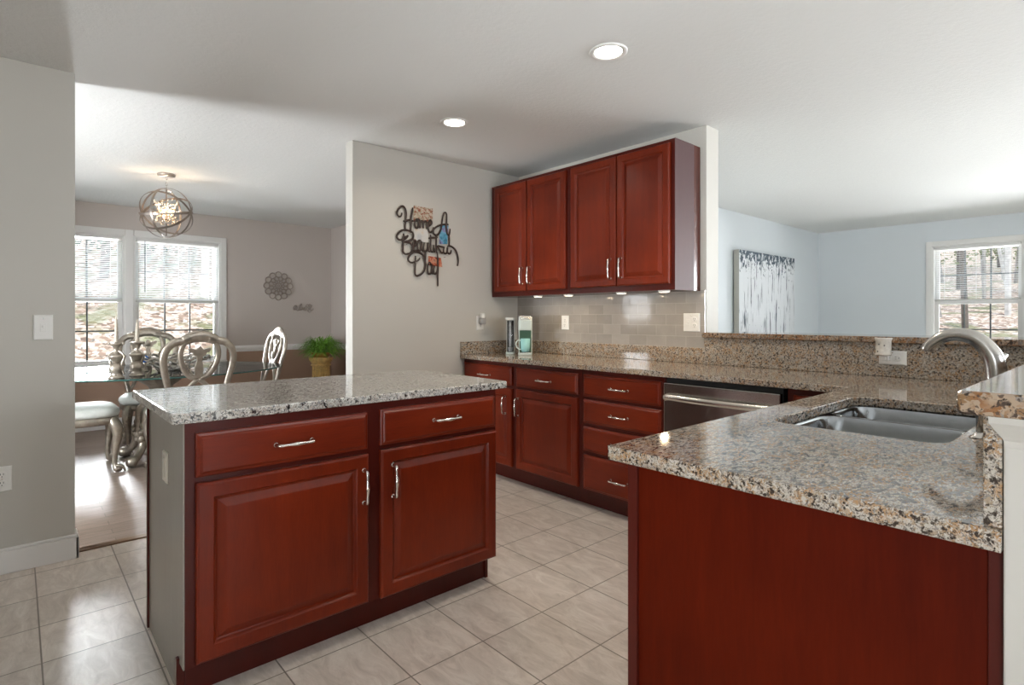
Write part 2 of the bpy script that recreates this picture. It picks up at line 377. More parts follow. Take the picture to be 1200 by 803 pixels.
def double_hung(name, axis, pos, a0, a1, inward, glassdepth=.08, casing=.06, zb=WZ0, zt=WZ1, cas_l=True, cas_r=True, cols=3):
    """window unit, with sashes, grilles, panes and inner casing. axis 'x': plane x=pos, a along y"""
    root = bpy.data.objects.new(name, None); C.objects.link(root); root['kind'] = 'structure'
    def bx(bm, p0, p1, d0, d1, z0, z1):   # d = depth outward from the wall face
        e0, e1 = pos-inward*d0, pos-inward*d1; e0, e1 = min(e0, e1), max(e0, e1)
        if axis == 'x': box(bm, e0, e1, p0, p1, z0, z1)
        else: box(bm, p0, p1, e0, e1, z0, z1)
    zm = (zb+zt)/2
    bm = bmesh.new()
    bx(bm, a0, a0+.018, 0, .15, zb, zt); bx(bm, a1-.018, a1, 0, .15, zb, zt); bx(bm, a0+.018, a1-.018, 0, .15, zt-.018, zt); bx(bm, a0+.018, a1-.018, 0, .15, zb, zb+.02)
    obj('jamb', bm, M['white_trim'], root)
    for nm, z0, z1, d in (('upper_sash', zm-.02, zt-.018, .11), ('lower_sash', zb+.02, zm+.02, .07)):
        bm = bmesh.new(); w = .042; x0, x1 = a0+.018, a1-.018
        bx(bm, x0, x0+w, d, d+.035, z0, z1); bx(bm, x1-w, x1, d, d+.035, z0, z1); bx(bm, x0+w, x1-w, d, d+.035, z0, z0+w); bx(bm, x0+w, x1-w, d, d+.035, z1-w, z1)
        s_ = obj(nm, bm, M['white_trim'], root)
        bm = bmesh.new(); g0, g1 = x0+w, x1-w
        for k in range(1, cols): c = g0+(g1-g0)*k/cols; bx(bm, c-.008, c+.008, d+.024, d+.032, z0+w, z1-w)
        c = (z0+z1)/2; bx(bm, g0, g1, d+.0245, d+.0315, c-.008, c+.008)
        obj('grille', bm, M['grille'], s_)
        bm = bmesh.new(); bx(bm, g0, g1, d+.014, d+.018, z0+w, z1-w); obj('pane', bm, M['pane'], s_)
    bm = bmesh.new()
    if casing:
        if cas_l: bx(bm, a0-casing, a0+.004, -.016, 0, zb-.05, zt+casing)
        if cas_r: bx(bm, a1-.004, a1+casing, -.016, 0, zb-.05, zt+casing)
        bx(bm, a0+.004, a1-.004, -.016, 0, zt-.004, zt+casing)
        bx(bm, a0-(casing if cas_l else 0), a1+(casing if cas_r else 0), -.045, .02, zb-.02, zb+.012)
        obj('casing', bm, M['white_trim'], root, bevel=.003)
    return root
M['grille'] = plain('backlit_grille_shade', (.10, .115, .115), .5)  # white grilles look dark against daylight; that shade is put into this grey
double_hung('window_1', 'x', XD, .975, 1.865, 1, cas_l=False)
double_hung('window_2', 'x', XD, -.03, .90, 1, cas_r=False)
struct('trim_7', B(XD-.16, XD+.012, .90, .975, WZ0-.05, WZ1+.06), M['white_trim'], bevel=.003)
double_hung('window_3', 'y', 8.79, -1.776, -.90, -1)
double_hung('window_4', 'y', 8.79, .7, 1.58, -1, cas_r=False); double_hung('window_5', 'y', 8.79, 1.62, 2.5, -1, cas_l=False)
double_hung('window_6', 'y', -1.5, -6.2, -5.56, 1, zb=1.1, zt=1.76, cols=2)
double_hung('added_window_7', 'y', -1.5, -4.6, -3.85, 1, zb=.7, zt=2.1)  # unseen window added to let more light into the dining room
def fixed_glazing(name, axis, pos, a0, a1, inward, zb, zt, n):
    root = bpy.data.objects.new(name, None); C.objects.link(root); root['kind'] = 'structure'
    bm = bmesh.new(); w = .06; pn = bmesh.new()
    def bx(b, p0, p1, d0, d1, z0, z1):
        e0, e1 = sorted((pos-inward*d0, pos-inward*d1))
        if axis == 'x': box(b, e0, e1, p0, p1, z0, z1)
        else: box(b, p0, p1, e0, e1, z0, z1)
    bx(bm, a0, a1, .04, .11, zb, zb+w); bx(bm, a0, a1, .04, .11, zt-w, zt)
    for k in range(n+1):
        c = a0+(a1-a0)*k/n; c0 = max(a0, c-w/2); c1 = min(a1, c+w/2); bx(bm, c0, c1, .04, .11, zb+w, zt-w)
    bx(pn, a0+.02, a1-.02, .07, .075, zb+.02, zt-.02)
    obj('frame', bm, M['white_trim'], root); obj('pane', pn, M['pane'], root)
fixed_glazing('added_door_1', 'y', -3.0, .3, 1.9, 1, .05, 2.2, 2)  # glazed door put in behind the camera to admit fill light
fixed_glazing('added_window_8', 'x', 3.2, .4, 4.2, -1, .45, 2.3, 4)  # made-up glazing out of view, opened to let sky light in

# blinds
def blind(label, axis, pos, a0, a1, inward, ztop, zbot, d=.03, slat_n=30, group=None, tilt=.5, wand=True):
    mid = (a0+a1)/2; loc = (pos-inward*d, mid, ztop) if axis == 'x' else (mid, pos-inward*d, ztop)
    rz = (PI/2 if inward > 0 else -PI/2) if axis == 'x' else (0 if inward < 0 else PI)
    root = thing('window_blind', label, 'blind', loc, rz, group)
    w = a1-a0; hh = ztop-zbot
    obj('headrail', B(-w/2, w/2, -.022, .022, -.035, 0), M['white_trim'], root, bevel=.004)
    bm = bmesh.new(); n = slat_n
    for k in range(n):
        z = -.045-(hh-.075)*(k+.5)/n; dy = .0125*math.cos(tilt); dz = .0125*math.sin(tilt)
        vs = [bm.verts.new(p) for p in ((-w/2, -dy, z-dz), (w/2, -dy, z-dz), (w/2, 0, z+.0015), (-w/2, 0, z+.0015), (w/2, dy, z+dz), (-w/2, dy, z+dz))]
        bm.faces.new((vs[0], vs[1], vs[2], vs[3])); bm.faces.new((vs[3], vs[2], vs[4], vs[5]))
    bmesh.ops.solidify(bm, geom=list(bm.faces), thickness=.0008)
    obj('slats', bm, M['slat'], root)
    obj('bottom_rail', B(-w/2, w/2, -.016, .016, -hh, -hh+.024), M['railgrey'], root, bevel=.004)
    bm = bmesh.new()
    for x in (-w*.38, 0, w*.38): box(bm, x-.001, x+.001, -.014, -.012, -hh+.02, -.03); box(bm, x-.001, x+.001, .012, .014, -hh+.02, -.03)
    obj('ladder_cord', bm, M['white'], root)
    if wand: obj('wand', T([(-w*.40, -.03, -.03), (-w*.40, -.032, -hh*.85)], .004, n=6), M['grille'], root)
    return root
M['slat'] = plain('blind_slat', (.78, .80, .80), .5)
M['railgrey'] = plain('blind_bottom_rail', (.55, .55, .52), .5)
blind('white slatted blind, half raised, on the right-hand dining room window', 'x', XD, 1.0, 1.84, 1, 2.10, 1.385, slat_n=31)
blind('white slatted blind, half raised, on the left dining window, partly behind the wall', 'x', XD, -.005, .875, 1, 2.10, 1.385, slat_n=31, wand=False)
blind('white slatted blind, half raised, on the living room window', 'y', 8.79, -1.75, -.925, -1, 2.10, 1.415, slat_n=31, wand=False, tilt=.2)

SIGN=[[(2.1179, 1.979), (2.1107, 1.955), (2.0917, 1.9497), (2.0784, 1.9678), (2.0845, 1.9958), (2.106, 2.0217), (2.1275, 2.0287), (2.1468, 2.0122), (2.1541, 1.9793), (2.1517, 1.9451), (2.1468, 1.9064), (2.1454, 1.8639)],
[(2.2089, 2.0288), (2.2055, 1.9985), (2.1981, 1.9634), (2.1956, 1.929), (2.1956, 1.8906), (2.1941, 1.8606)],
[(2.1299, 1.9235), (2.1444, 1.9188), (2.1736, 1.9328), (2.203, 1.9298), (2.2327, 1.9268)],
[(2.2452, 1.9476), (2.2327, 1.9332), (2.2287, 1.907), (2.2337, 1.8861), (2.2452, 1.8822), (2.2562, 1.8907), (2.2602, 1.9148), (2.2567, 1.9381), (2.2452, 1.9476), (2.2602, 1.9484), (2.2718, 1.942)],
[(2.2718, 1.9442), (2.2728, 1.9119), (2.2728, 1.8825)],
[(2.2728, 1.9206), (2.2829, 1.9368), (2.294, 1.9381), (2.3006, 1.9237), (2.3021, 1.8857)],
[(2.3021, 1.9195), (2.3134, 1.9381), (2.3261, 1.9396), (2.3338, 1.9252), (2.3364, 1.8862)],
[(2.3364, 1.9015), (2.3544, 1.9078), (2.3778, 1.9279), (2.3752, 1.9474), (2.3622, 1.9525), (2.3493, 1.9335), (2.3467, 1.9026), (2.3519, 1.8726), (2.3648, 1.8608), (2.3856, 1.8805), (2.3935, 1.9033)],
[(2.4945, 2.0281), (2.5134, 2.0238), (2.5161, 1.9882), (2.5123, 1.9385), (2.5123, 1.9026), (2.5216, 1.8677), (2.5379, 1.8581), (2.5462, 1.8791), (2.5489, 1.9065)],
[(2.4945, 2.0281), (2.481, 1.9974), (2.4729, 1.9564), (2.4676, 1.9201), (2.4596, 1.8882), (2.4409, 1.8574), (2.4171, 1.844), (2.3961, 1.8551), (2.3935, 1.8813), (2.4171, 1.9058), (2.4542, 1.9254), (2.4918, 1.9339), (2.5325, 1.9384)],
[(2.1323, 1.8288), (2.1372, 1.8081), (2.1541, 1.8055), (2.1711, 1.8199)],
[(2.1981, 1.8439), (2.159, 1.859), (2.1203, 1.8508), (2.0869, 1.8284), (2.0751, 1.8021), (2.0869, 1.7823), (2.1155, 1.7808), (2.1493, 1.7924), (2.1711, 1.8178)],
[(2.1299, 1.8117), (2.1299, 1.7948), (2.1275, 1.7608), (2.1275, 1.727), (2.1275, 1.7005), (2.1348, 1.6841), (2.1517, 1.6782), (2.1785, 1.6866)],
[(2.1348, 1.8523), (2.1785, 1.8547), (2.2079, 1.8428), (2.2154, 1.82), (2.203, 1.7931), (2.1687, 1.7751), (2.1251, 1.7648)],
[(2.1251, 1.7648), (2.1687, 1.7666), (2.1981, 1.7543), (2.2079, 1.7295), (2.203, 1.7077), (2.1834, 1.687), (2.1541, 1.6784)],
[(2.2055, 1.725), (2.2178, 1.7346), (2.2377, 1.7577), (2.2352, 1.7833), (2.2228, 1.7864), (2.2154, 1.76), (2.2168, 1.7259), (2.2253, 1.7095), (2.2427, 1.7152), (2.2577, 1.7379)],
[(2.2829, 1.7876), (2.2627, 1.7901), (2.2527, 1.7633), (2.2527, 1.7289), (2.2627, 1.7125), (2.2778, 1.718), (2.2829, 1.7487), (2.2854, 1.7835), (2.2854, 1.7402), (2.2955, 1.7129), (2.3083, 1.7161)],
[(2.3108, 1.7771), (2.3057, 1.7419), (2.3083, 1.7161), (2.3236, 1.7129), (2.3364, 1.7314), (2.3441, 1.7801), (2.3416, 1.7449), (2.3467, 1.7191), (2.3596, 1.7114)],
[(2.3674, 1.8413), (2.3674, 1.8084), (2.3674, 1.7646), (2.3674, 1.7252), (2.3804, 1.713), (2.3961, 1.7186)],
[(2.3493, 1.8133), (2.3856, 1.8211), (2.433, 1.8278)],
[(2.4171, 1.844), (2.4197, 1.8266)],
[(2.3961, 1.7671), (2.3935, 1.7228), (2.4066, 1.7151)],
[(2.4197, 1.831), (2.4197, 1.7956), (2.4171, 1.7556), (2.4197, 1.7205), (2.4303, 1.6992), (2.4356, 1.6066)],
[(2.4118, 1.7508), (2.4383, 1.7619), (2.4596, 1.7592), (2.4945, 1.7577)],
[(2.433, 1.757), (2.4542, 1.7277), (2.4703, 1.7111), (2.4891, 1.7215)],
[(2.4945, 1.7622), (2.4864, 1.7347), (2.4918, 1.7128), (2.508, 1.7095), (2.5216, 1.724), (2.5243, 1.7602), (2.5243, 1.7242), (2.5379, 1.7096), (2.5544, 1.7176), (2.5599, 1.7406)],
[(2.5379, 1.8558), (2.5407, 1.8156), (2.5379, 1.7703)],
[(2.5243, 1.7647), (2.5379, 1.7726), (2.5737, 1.7643), (2.6042, 1.7396), (2.6238, 1.6956), (2.6266, 1.6547), (2.6199, 1.6201)],
[(2.2728, 1.6593), (2.2577, 1.641), (2.2277, 1.6261), (2.1981, 1.6177), (2.176, 1.629), (2.1711, 1.6499), (2.1883, 1.6767), (2.2228, 1.6986), (2.2527, 1.7009), (2.2879, 1.6885), (2.3134, 1.6556), (2.321, 1.617), (2.3134, 1.5774), (2.2879, 1.5413), (2.2527, 1.5222), (2.2327, 1.5298), (2.2302, 1.564), (2.2302, 1.6069), (2.2327, 1.65), (2.2327, 1.6715)],
[(2.321, 1.7127), (2.321, 1.6736), (2.3195, 1.63)],
[(2.3804, 1.6076), (2.3596, 1.6304), (2.3441, 1.6097), (2.339, 1.5745), (2.3441, 1.5486), (2.3544, 1.5404), (2.37, 1.5543), (2.3752, 1.5853), (2.3804, 1.6076), (2.3804, 1.5725), (2.3856, 1.5464), (2.3987, 1.5515)],
[(2.4013, 1.6089), (2.3961, 1.5734), (2.3987, 1.5515), (2.4092, 1.5454), (2.425, 1.5617), (2.433, 1.602)],
[(2.4356, 1.6066), (2.4356, 1.5756), (2.433, 1.5311), (2.433, 1.4514)]]
PH= [[(2.2253, 2.0502), (2.3961, 2.0467), (2.3935, 1.9275), (2.2253, 1.9367)], [(2.2253, 1.8831), (2.3544, 1.8816), (2.3544, 1.781), (2.2253, 1.7823)], [(2.4649, 1.9332), (2.5407, 1.9303), (2.527, 1.7851), (2.4516, 1.7807)], [(2.3544, 1.6804), (2.4703, 1.6733), (2.4837, 1.6028), (2.3544, 1.6104)]]
WORD= [[(2.7417, 1.3068), (2.7375, 1.3349), (2.7557, 1.3661), (2.7781, 1.3636), (2.7669, 1.3409), (2.7529, 1.3125), (2.7753, 1.3184), (2.7894, 1.3411), (2.7838, 1.3071), (2.8035, 1.3045), (2.8149, 1.3358)], [(2.8035, 1.3016), (2.812, 1.3386), (2.8234, 1.3756), (2.8461, 1.3901), (2.8404, 1.3673), (2.8177, 1.3471), (2.8149, 1.3131), (2.8319, 1.3076), (2.8376, 1.3275)], [(2.8319, 1.3076), (2.849, 1.3134), (2.8632, 1.3477), (2.8661, 1.3135), (2.8862, 1.348), (2.8862, 1.308), (2.9092, 1.3139)], [(2.941, 1.3429), (2.9381, 1.3773), (2.9178, 1.3798), (2.9063, 1.3568), (2.9294, 1.3428), (2.9468, 1.32), (2.9642, 1.3374), (2.9846, 1.3693), (2.9642, 1.3805), (2.9468, 1.3889)], [(2.9642, 1.3259), (2.9759, 1.303), (2.9555, 1.2799), (2.9294, 1.2969), (2.9468, 1.3143), (2.9934, 1.3089), (3.0051, 1.3292)]]

# ------------------------------------------------------------------ cabinets (local frame: front faces -y, x = width, origin at front-left floor corner)
def door_bm(x0, x1, z0, z1, yf, raised=True, frame=.056):
    """raised panel door / slab drawer front; yf = y of face-frame surface (front is towards -y)"""
    bm = bmesh.new()
    if raised: prof = [(0, 0), (0, -.014), (.003, -.018), (.009, -.021), (frame-.008, -.021), (frame-.004, -.017), (frame, -.011), (frame+.006, -.0095), (frame+.030, -.019), (frame+.034, -.0195)]
    else: prof = [(0, 0), (0, -.012), (.003, -.0145), (.010, -.016), (.014, -.0195), (.018, -.021)]
    loops = [[(x0+i, yf+d, z0+i), (x1-i, yf+d, z0+i), (x1-i, yf+d, z1-i), (x0+i, yf+d, z1-i)] for i, d in prof]
    return loft(bm, loops)
def pull(parent, c, vertical, yf, Lh=.062):
    P = [(-Lh, 0), (-Lh*1.0, -.018), (-Lh*.88, -.028), (-Lh*.45, -.0305), (0, -.032), (Lh*.45, -.0305), (Lh*.88, -.028), (Lh, -.018), (Lh, 0)]
    R = [.0075, .0052, .0056, .0046, .0078, .0046, .0056, .0052, .0075]
    pts = smoothpts([(c[0], yf+b, c[1]+a) if vertical else (c[0]+a, yf+b, c[1]) for a, b in P], 5)
    rr = []
    for i in range(len(pts)):
        t = i/(len(pts)-1)*(len(R)-1); j = min(int(t), len(R)-2); rr.append(R[j]+(R[j+1]-R[j])*(t-j))
    bm = T(pts, rr, n=10)
    for s in (-1, 1):
        cc = (c[0], yf, c[1]+s*Lh) if vertical else (c[0]+s*Lh, yf, c[1])
        lathe(bm, [(.0085, 0), (.0085, .002), (.006, .004)], n=14, c=cc, axis='y')
    o = obj('handle', bm, M['nickel'], parent, smooth=True); return o
def base_cabinet(name, label, loc, rotz, W, D, fronts, toe=True, top=.882, side_mat=None, setback=.075):
    """fronts: list of ('door'|'drawer', x0,x1,z0,z1, handle (x,z,vertical) or None)"""
    r = thing(name, label, 'cabinet', loc, rotz)
    if name == 'sink_cabinet': obj('carcass', B((0, .018, .019, D, .11, top), (W-.018, W, .019, D, .11, top), (.018, W-.018, D-.012, D, .11, top), (.018, W-.018, .019, D-.012, .11, .128)), M['cherry_side'], r)
    else: obj('carcass', B(0, W, .019, D, .11, top), side_mat or M['cherry_side'], r)
    fr = B(0, W, 0, .019, .11, top); obj('face_frame', fr, M['cherry_dark'], r, bevel=.0015)
    if toe: obj('toe_kick', B(0, W, setback, D, 0, .11), M['cherry_dark'], r)
    for f in fronts:
        kind, x0, x1, z0, z1, h = f
        o = obj(kind, door_bm(x0, x1, z0, z1, 0, kind == 'door'), M['cherry'] if kind == 'door' else M['cherry_h'], r)
        if h: pull(o, (h[0], h[1]), h[2], -.021)
    return r
# island
IX, IY = -1.976, .392
isl = base_cabinet('kitchen_island', 'freestanding cherry island cabinet with two drawers over two raised panel doors', (IX, IY, 0), PI/2, 1.262, .60, [
    ('drawer', .029, .613, .708, .847, (.332, .776, False)), ('drawer', .668, 1.246, .711, .853, (.972, .783, False)),
    ('door', .029, .616, .121, .689, (.594, .569, True)), ('door', .668, 1.252, .115, .694, (.718, .568, True))], toe=False)
obj('toe_kick', B(.012, 1.238, .055, .60, 0, .11), M['cherry_dark'], isl)
obj('toe_bracket', B(1.238, 1.252, .045, .60, 0, .11), M['cherry_dark'], isl)
o = obj('end_panel', B((-.004, 0, .001, .60, .11, .882), (-.004, 0, .06, .60, 0, .11)), M['endpanel'], isl); o['label'] = 'smooth greyish brown end panel of the island, reflected light in its colour'
obj('corner_post', B((-.010, -.004, .592, .612, 0, .882), (-.010, .0, .60, .612, 0, .882)), M['cherry_dark'], isl)
obj('toe_bracket', B((-.012, .012, .052, .075, 0, .125)), M['cherry_dark'], isl, bevel=.003)
def plate_cover(name, label, cat, loc, rotz, kind='outlet', w=.070, h=.114, group=None, mat=None):
    """wall plate facing -y, origin at its centre on the wall"""
    m = mat or M['white']
    r = thing(name, label, cat, loc, rotz, group)
    prof = [(0, 0), (0, -.003), (.003, -.006), (.005, -.0065)]
    obj('cover_plate', loft(bmesh.new(), [[(-w/2+i, d, -h/2+i), (w/2-i, d, -h/2+i), (w/2-i, d, h/2-i), (-w/2+i, d, h/2-i)] for i, d in prof]), m, r)
    n = max(1, round(w/.06)) if w > .08 and h > .08 else 1
    if h < w and w > .08 and h < .08: n = 1
    for k in range(n):
        cx = (k-(n-1)/2)*.046
        if kind == 'switch' or (kind == 'mixed' and k == 0):
            obj('toggle_surround', B(cx-.012, cx+.012, -.008, -.006, -.02, .02), m, r, bevel=.001)
            obj('toggle', B(cx-.0045, cx+.0045, -.019, -.008, -.002, .011), m, r, bevel=.002)
        elif kind == 'rocker': obj('rocker', B(cx-.016, cx+.016, -.0095, -.006, -.033, .033), m, r, bevel=.003)
        elif kind == 'horizontal':
            for s in (-1, 1):
                q = obj('socket', lathe(bmesh.new(), [(.017, 0), (.017, .002), (.015, .003)], n=20, c=(s*.02, -.006, 0), axis='y'), m, r)
                obj('slot', B((s*.02-.009, s*.02-.002, -.0096, -.0088, .004, .006), (s*.02-.009, s*.02-.002, -.0096, -.0088, -.006, -.004), (s*.02+.006, s*.02+.01, -.0096, -.0088, -.002, .002)), M['dark_slot'], q)
        else:
            for s in (-1, 1):
                q = obj('socket', lathe(bmesh.new(), [(.017, 0), (.017, .002), (.015, .003)], n=20, c=(cx, -.006, s*.020), axis='y'), m, r)
                obj('slot', B((cx-.006, cx-.004, -.0096, -.0088, s*.02-.001, s*.02+.008), (cx+.004, cx+.006, -.0096, -.0088, s*.02-.001, s*.02+.008), (cx-.002, cx+.002, -.0096, -.0088, s*.02-.010, s*.02-.006)), M['dark_slot'], q)
    obj('screw', lathe(bmesh.new(), [(.003, 0), (.003, .001)], n=10, c=(0, -.0062, 0 if kind == 'outlet' else h*.36), axis='y'), M['nickel'], r)
    return r
plate_cover('electrical_outlet', 'almond cover plate on the end of the island', 'outlet', (-2.235, IY-.0045, .695), 0, 'rocker', .072, .105, mat=plain('almond_plastic', (.60, .55, .46), .35))
plate_cover('light_switch', 'white toggle switch plate on the left wall beside the dining opening', 'switch', (-3.561, .099, 1.162), PI/2, 'switch', .074, .122)
plate_cover('electrical_outlet', 'white outlet low on the left wall, cut by the photo edge', 'outlet', (-3.561, -.050, .449), PI/2, 'outlet', .072, .118)
plate_cover('electrical_outlet', 'single white outlet in the tile backsplash to the right of the coffee maker', 'outlet', (-3.05, 3.2805, 1.169), 0, 'outlet', .075, .112)
plate_cover('electrical_outlet', 'double wide white switch and outlet plate at the right end of the tile', 'outlet', (-1.934, 3.2805, 1.178), 0, 'mixed', .116, .118)

# slabs
def granite_slab(name, label, cat, outline, holes, z0, z1, mat, parent=None, bev=.005):
    o = obj(name, slab(outline, holes, z0, z1), mat, parent, bevel=bev, segs=3)
    return tag(o, label, cat)
def round_corner(pts, r, which):
    out = []
    n = len(pts)
    for i, p in enumerate(pts):
        if i not in which: out.append(p); continue
        p = Vector(p); a = (Vector(pts[i-1])-p).normalized(); b = (Vector(pts[(i+1) % n])-p).normalized()
        s, e = p+a*r, p+b*r
        for k in range(6):
            t = k/5; out.append(tuple((1-t)**2*s+2*t*(1-t)*p+t*t*e))
    return out
granite_slab('island_worktop', 'grey white speckled granite slab on top of the island', 'countertop',
    round_corner([(-2.73, .352), (-1.948, .352), (-1.955, 1.715), (-2.73, 1.715)], .02, (0, 1, 2, 3)), [], .882, .914, M['granite_island'])
# back run
FY = 2.70
base_cabinet('base_cabinet', 'cherry base cabinet with two drawers and two doors at the far left corner', (-3.618, FY, 0), 0, 1.25, .58, [
    ('drawer', .020, .592, .715, .852, (.29, .775, False)), ('drawer', .640, 1.226, .715, .850, (.93, .778, False)),
    ('door', .020, .592, .125, .692, (.525, .568, True)), ('door', .640, 1.226, .125, .695, (.664, .568, True))])
base_cabinet('base_cabinet', 'cherry base cabinet with a stack of four drawers beside the dishwasher', (-2.366, FY, 0), 0, .608, .58, [
    ('drawer', .022, .594, .712, .852, (.308, .778, False)), ('drawer', .022, .594, .545, .693, (.308, .615, False)),
    ('drawer', .022, .594, .368, .522, (.308, .441, False)), ('drawer', .022, .594, .128, .344, (.308, .228, False))])
# dishwasher
dw = thing('dishwasher', 'stainless steel dishwasher with a full width bar handle', 'dishwasher', (-1.755, FY, 0))
obj('tub', B(.004, .636, .01, .57, .10, .872), M['black'], dw)
obj('door_panel', B(.004, .634, -.022, .01, .125, .850), M['steel'], dw, bevel=.004)
bm = bmesh.new(); pts = smoothpts([(.02, -.022, .765), (.03, -.045, .775), (.15, -.058, .775), (.318, -.064, .775), (.486, -.058, .775), (.606, -.045, .775), (.616, -.022, .765)], 6)
tube(bm, pts, .010, n=12, normal=(0, 0, 1), r2=.017); obj('handle', bm, M['nickel'], dw, smooth=True)
obj('toe_panel', B(.004, .634, .075, .10, 0, .12), M['black'], dw)
base_cabinet('base_cabinet', 'narrow cherry corner cabinet showing between dishwasher and peninsula counter', (-1.095, FY, 0), 0, .27, .58, [('drawer', .03, .255, .715, .852, None)])
# peninsula cabinet: doors face -x (the kitchen aisle)
pen = base_cabinet('sink_cabinet', 'cherry peninsula sink cabinet with a plain dark red end panel', (-.775, 2.66, 0), -PI/2, 1.60, .645, [
    ('door', .08, .50, .125, .85, (.46, .6, True)), ('door', .53, .95, .125, .85, (.57, .6, True)), ('door', 1.02, 1.57, .125, .692, (1.52, .568, True)), ('drawer', 1.02, 1.57, .715, .852, (1.3, .778, False))], side_mat=M['black'])
pen_end = obj('end_panel', B(1.60, 1.604, 0, .647, 0, .882), M['cherry_end'] if 'cherry_end' in M else wood('cherry_end_panel', (.040, .0028, .0006), (.105, .0095, .0018), 2, .5, 1, 0, .06), pen)
obj('corner_stile', B(1.598, 1.612, -.005, .020, 0, .882), M['cherry_dark'], pen, bevel=.001)
obj('corner_stile', B(1.598, 1.610, .629, .647, 0, .882), M['cherry_dark'], pen, bevel=.001)

SX0, SX1, SY0, SY1 = -.708, -.302, 1.615, 2.365
outl = [(-3.617, 3.291), (-3.617, 2.655), (-.822, 2.655), (-.822, 1.022), (-.128, 1.022), (-.128, 3.291)]
outl = round_corner(outl, .03, (2,)); outl = round_corner(outl, .012, (len(outl)-3,))
granite_slab('kitchen_worktop', 'long L shaped brown speckled granite counter around the sink', 'countertop', outl, [rrect(SX0, SX1, SY0, SY1, .06)], .882, .914, M['granite'], bev=.004)
def splash_piece(label, b):
    o = obj('granite_upstand', B(*b), M['granite'], None, bevel=.003); return tag(o, label, 'backsplash')
splash_piece('low granite upstand along the tiled back wall behind the coffee maker', (-3.597, -1.842, 3.271, 3.291, .914, 1.015))
splash_piece('short granite upstand on the wall under the night light outlet', (-3.617, -3.597, 2.657, 3.291, .914, 1.015))
splash_piece('tall granite splash below the raised ledge behind the sink', (-1.842, -.149, 3.271, 3.291, .914, 1.083))
splash_piece('narrow granite strip on the sink side of the bar half wall', (-.149, -.128, 1.03, 3.291, .914, 1.083))
bar = [(-1.842, 3.240), (-.161, 3.240), (-.161, .925), (.36, .925), (.36, 3.62), (-1.842, 3.62)]
granite_slab('bar_top', 'raised L shaped granite bar top, its near corner at the right edge', 'bar top', round_corner(bar, .008, (2,)), [], 1.084, 1.115, M['granite_bar'])

# sink
sk = thing('kitchen_sink', 'double bowl stainless steel undermount sink in the peninsula counter', 'sink', (-.505, 1.99, .88))
def bowl(y0, y1):
    bm = bmesh.new(); x0, x1 = SX0-.505*0, SX1
    X0, X1, Y0, Y1 = SX0+.505, SX1+.505, y0-1.99, y1-1.99
    loops = []
    for ins, z, r in ((-.012, 0, .07), (0, 0, .062), (.004, -.006, .06), (.010, -.10, .058), (.016, -.17, .05), (.030, -.188, .045), (.06, -.193, .03), (.12, -.196, .02)):
        loops.append([(x, y, z) for x, y in rrect(X0+ins, X1-ins, Y0+ins, Y1-ins, max(r, .01), 6)])
    R = [[bm.verts.new(p) for p in lp] for lp in loops]; n = len(R[0])
    for a, b in zip(R, R[1:]):
        for k in range(n): bm.faces.new((a[k], a[(k+1) % n], b[(k+1) % n], b[k]))
    bm.faces.new(R[-1])
    return bm
YD = 2.055
M['sinksteel'] = varied('satin_sink_steel', (.33, .35, .37), .15, 1, .05, 30)
for y0, y1 in ((SY0-.004, YD-.016), (YD+.016, SY1+.004)):
    b_ = obj('bowl', bowl(y0, y1), M['sinksteel'], sk, smooth=True)
    m_ = b_.modifiers.new('shell', 'SOLIDIFY'); m_.thickness = .0015; m_.offset = -1
    obj('drain', lathe(bmesh.new(), [(.045, -.1955), (.043, -.193), (.03, -.194), (.028, -.199), (.004, -.1995)], n=24, c=(0, (y0+y1)/2-1.99, 0)), M['nickel'], b_, smooth=True)
bm = bmesh.new(); box(bm, SX0+.505+.03, SX1+.505-.03, YD-.02-1.99, YD+.02-1.99, -.012, -.0015)
obj('divider', bm, M['sinksteel'], sk, bevel=.004)
# faucet
fa = thing('kitchen_faucet', 'brushed steel gooseneck faucet arching over the sink', 'faucet', (-.258, 2.0, .914))
obj('base', L([(.030, 0), (.030, .004), (.026, .012), (.0245, .02)], n=28), M['steel'], fa, smooth=True)
P = smoothpts([(0, 0, .015), (0, 0, .09), (-.003, 0, .15), (-.014, 0, .198), (-.045, 0, .236), (-.085, 0, .248), (-.120, 0, .240), (-.150, 0, .216), (-.158, 0, .200)], 6)
obj('spout', T(P, [.026, .0255, .0245, .023, .021, .019, .0175, .0155, .014], n=20), M['steel'], fa, smooth=True)
hd = obj('handle', T(smoothpts([(.0, .018, .145), (.0, .045, .172), (.0, .09, .182), (.0, .14, .187)], 4), [.013, .010, .008, .006], n=12), M['steel'], fa, smooth=True)
obj('handle_ball', ball(bmesh.new(), (0, .014, .142), .019), M['steel'], hd, smooth=True)
sd_ = thing('soap_dispenser', 'small chrome soap dispenser post beside the sink under the bar corner', 'soap dispenser', (-.262, 1.776, .914))
obj('base', L([(.022, 0), (.022, .003), (.014, .008), (.012, .014)], n=24), M['steel'], sd_, smooth=True)
obj('post', L([(.008, .012), (.008, .05), (.011, .055), (.011, .06), (.008, .064), (.008, .085)], n=16), M['steel'], sd_, smooth=True)
obj('nozzle', T(smoothpts([(0, 0, .08), (-.003, 0, .092), (-.02, 0, .095), (-.045, 0, .088)], 4), [.009, .008, .006, .005], n=12), M['steel'], sd_, smooth=True)

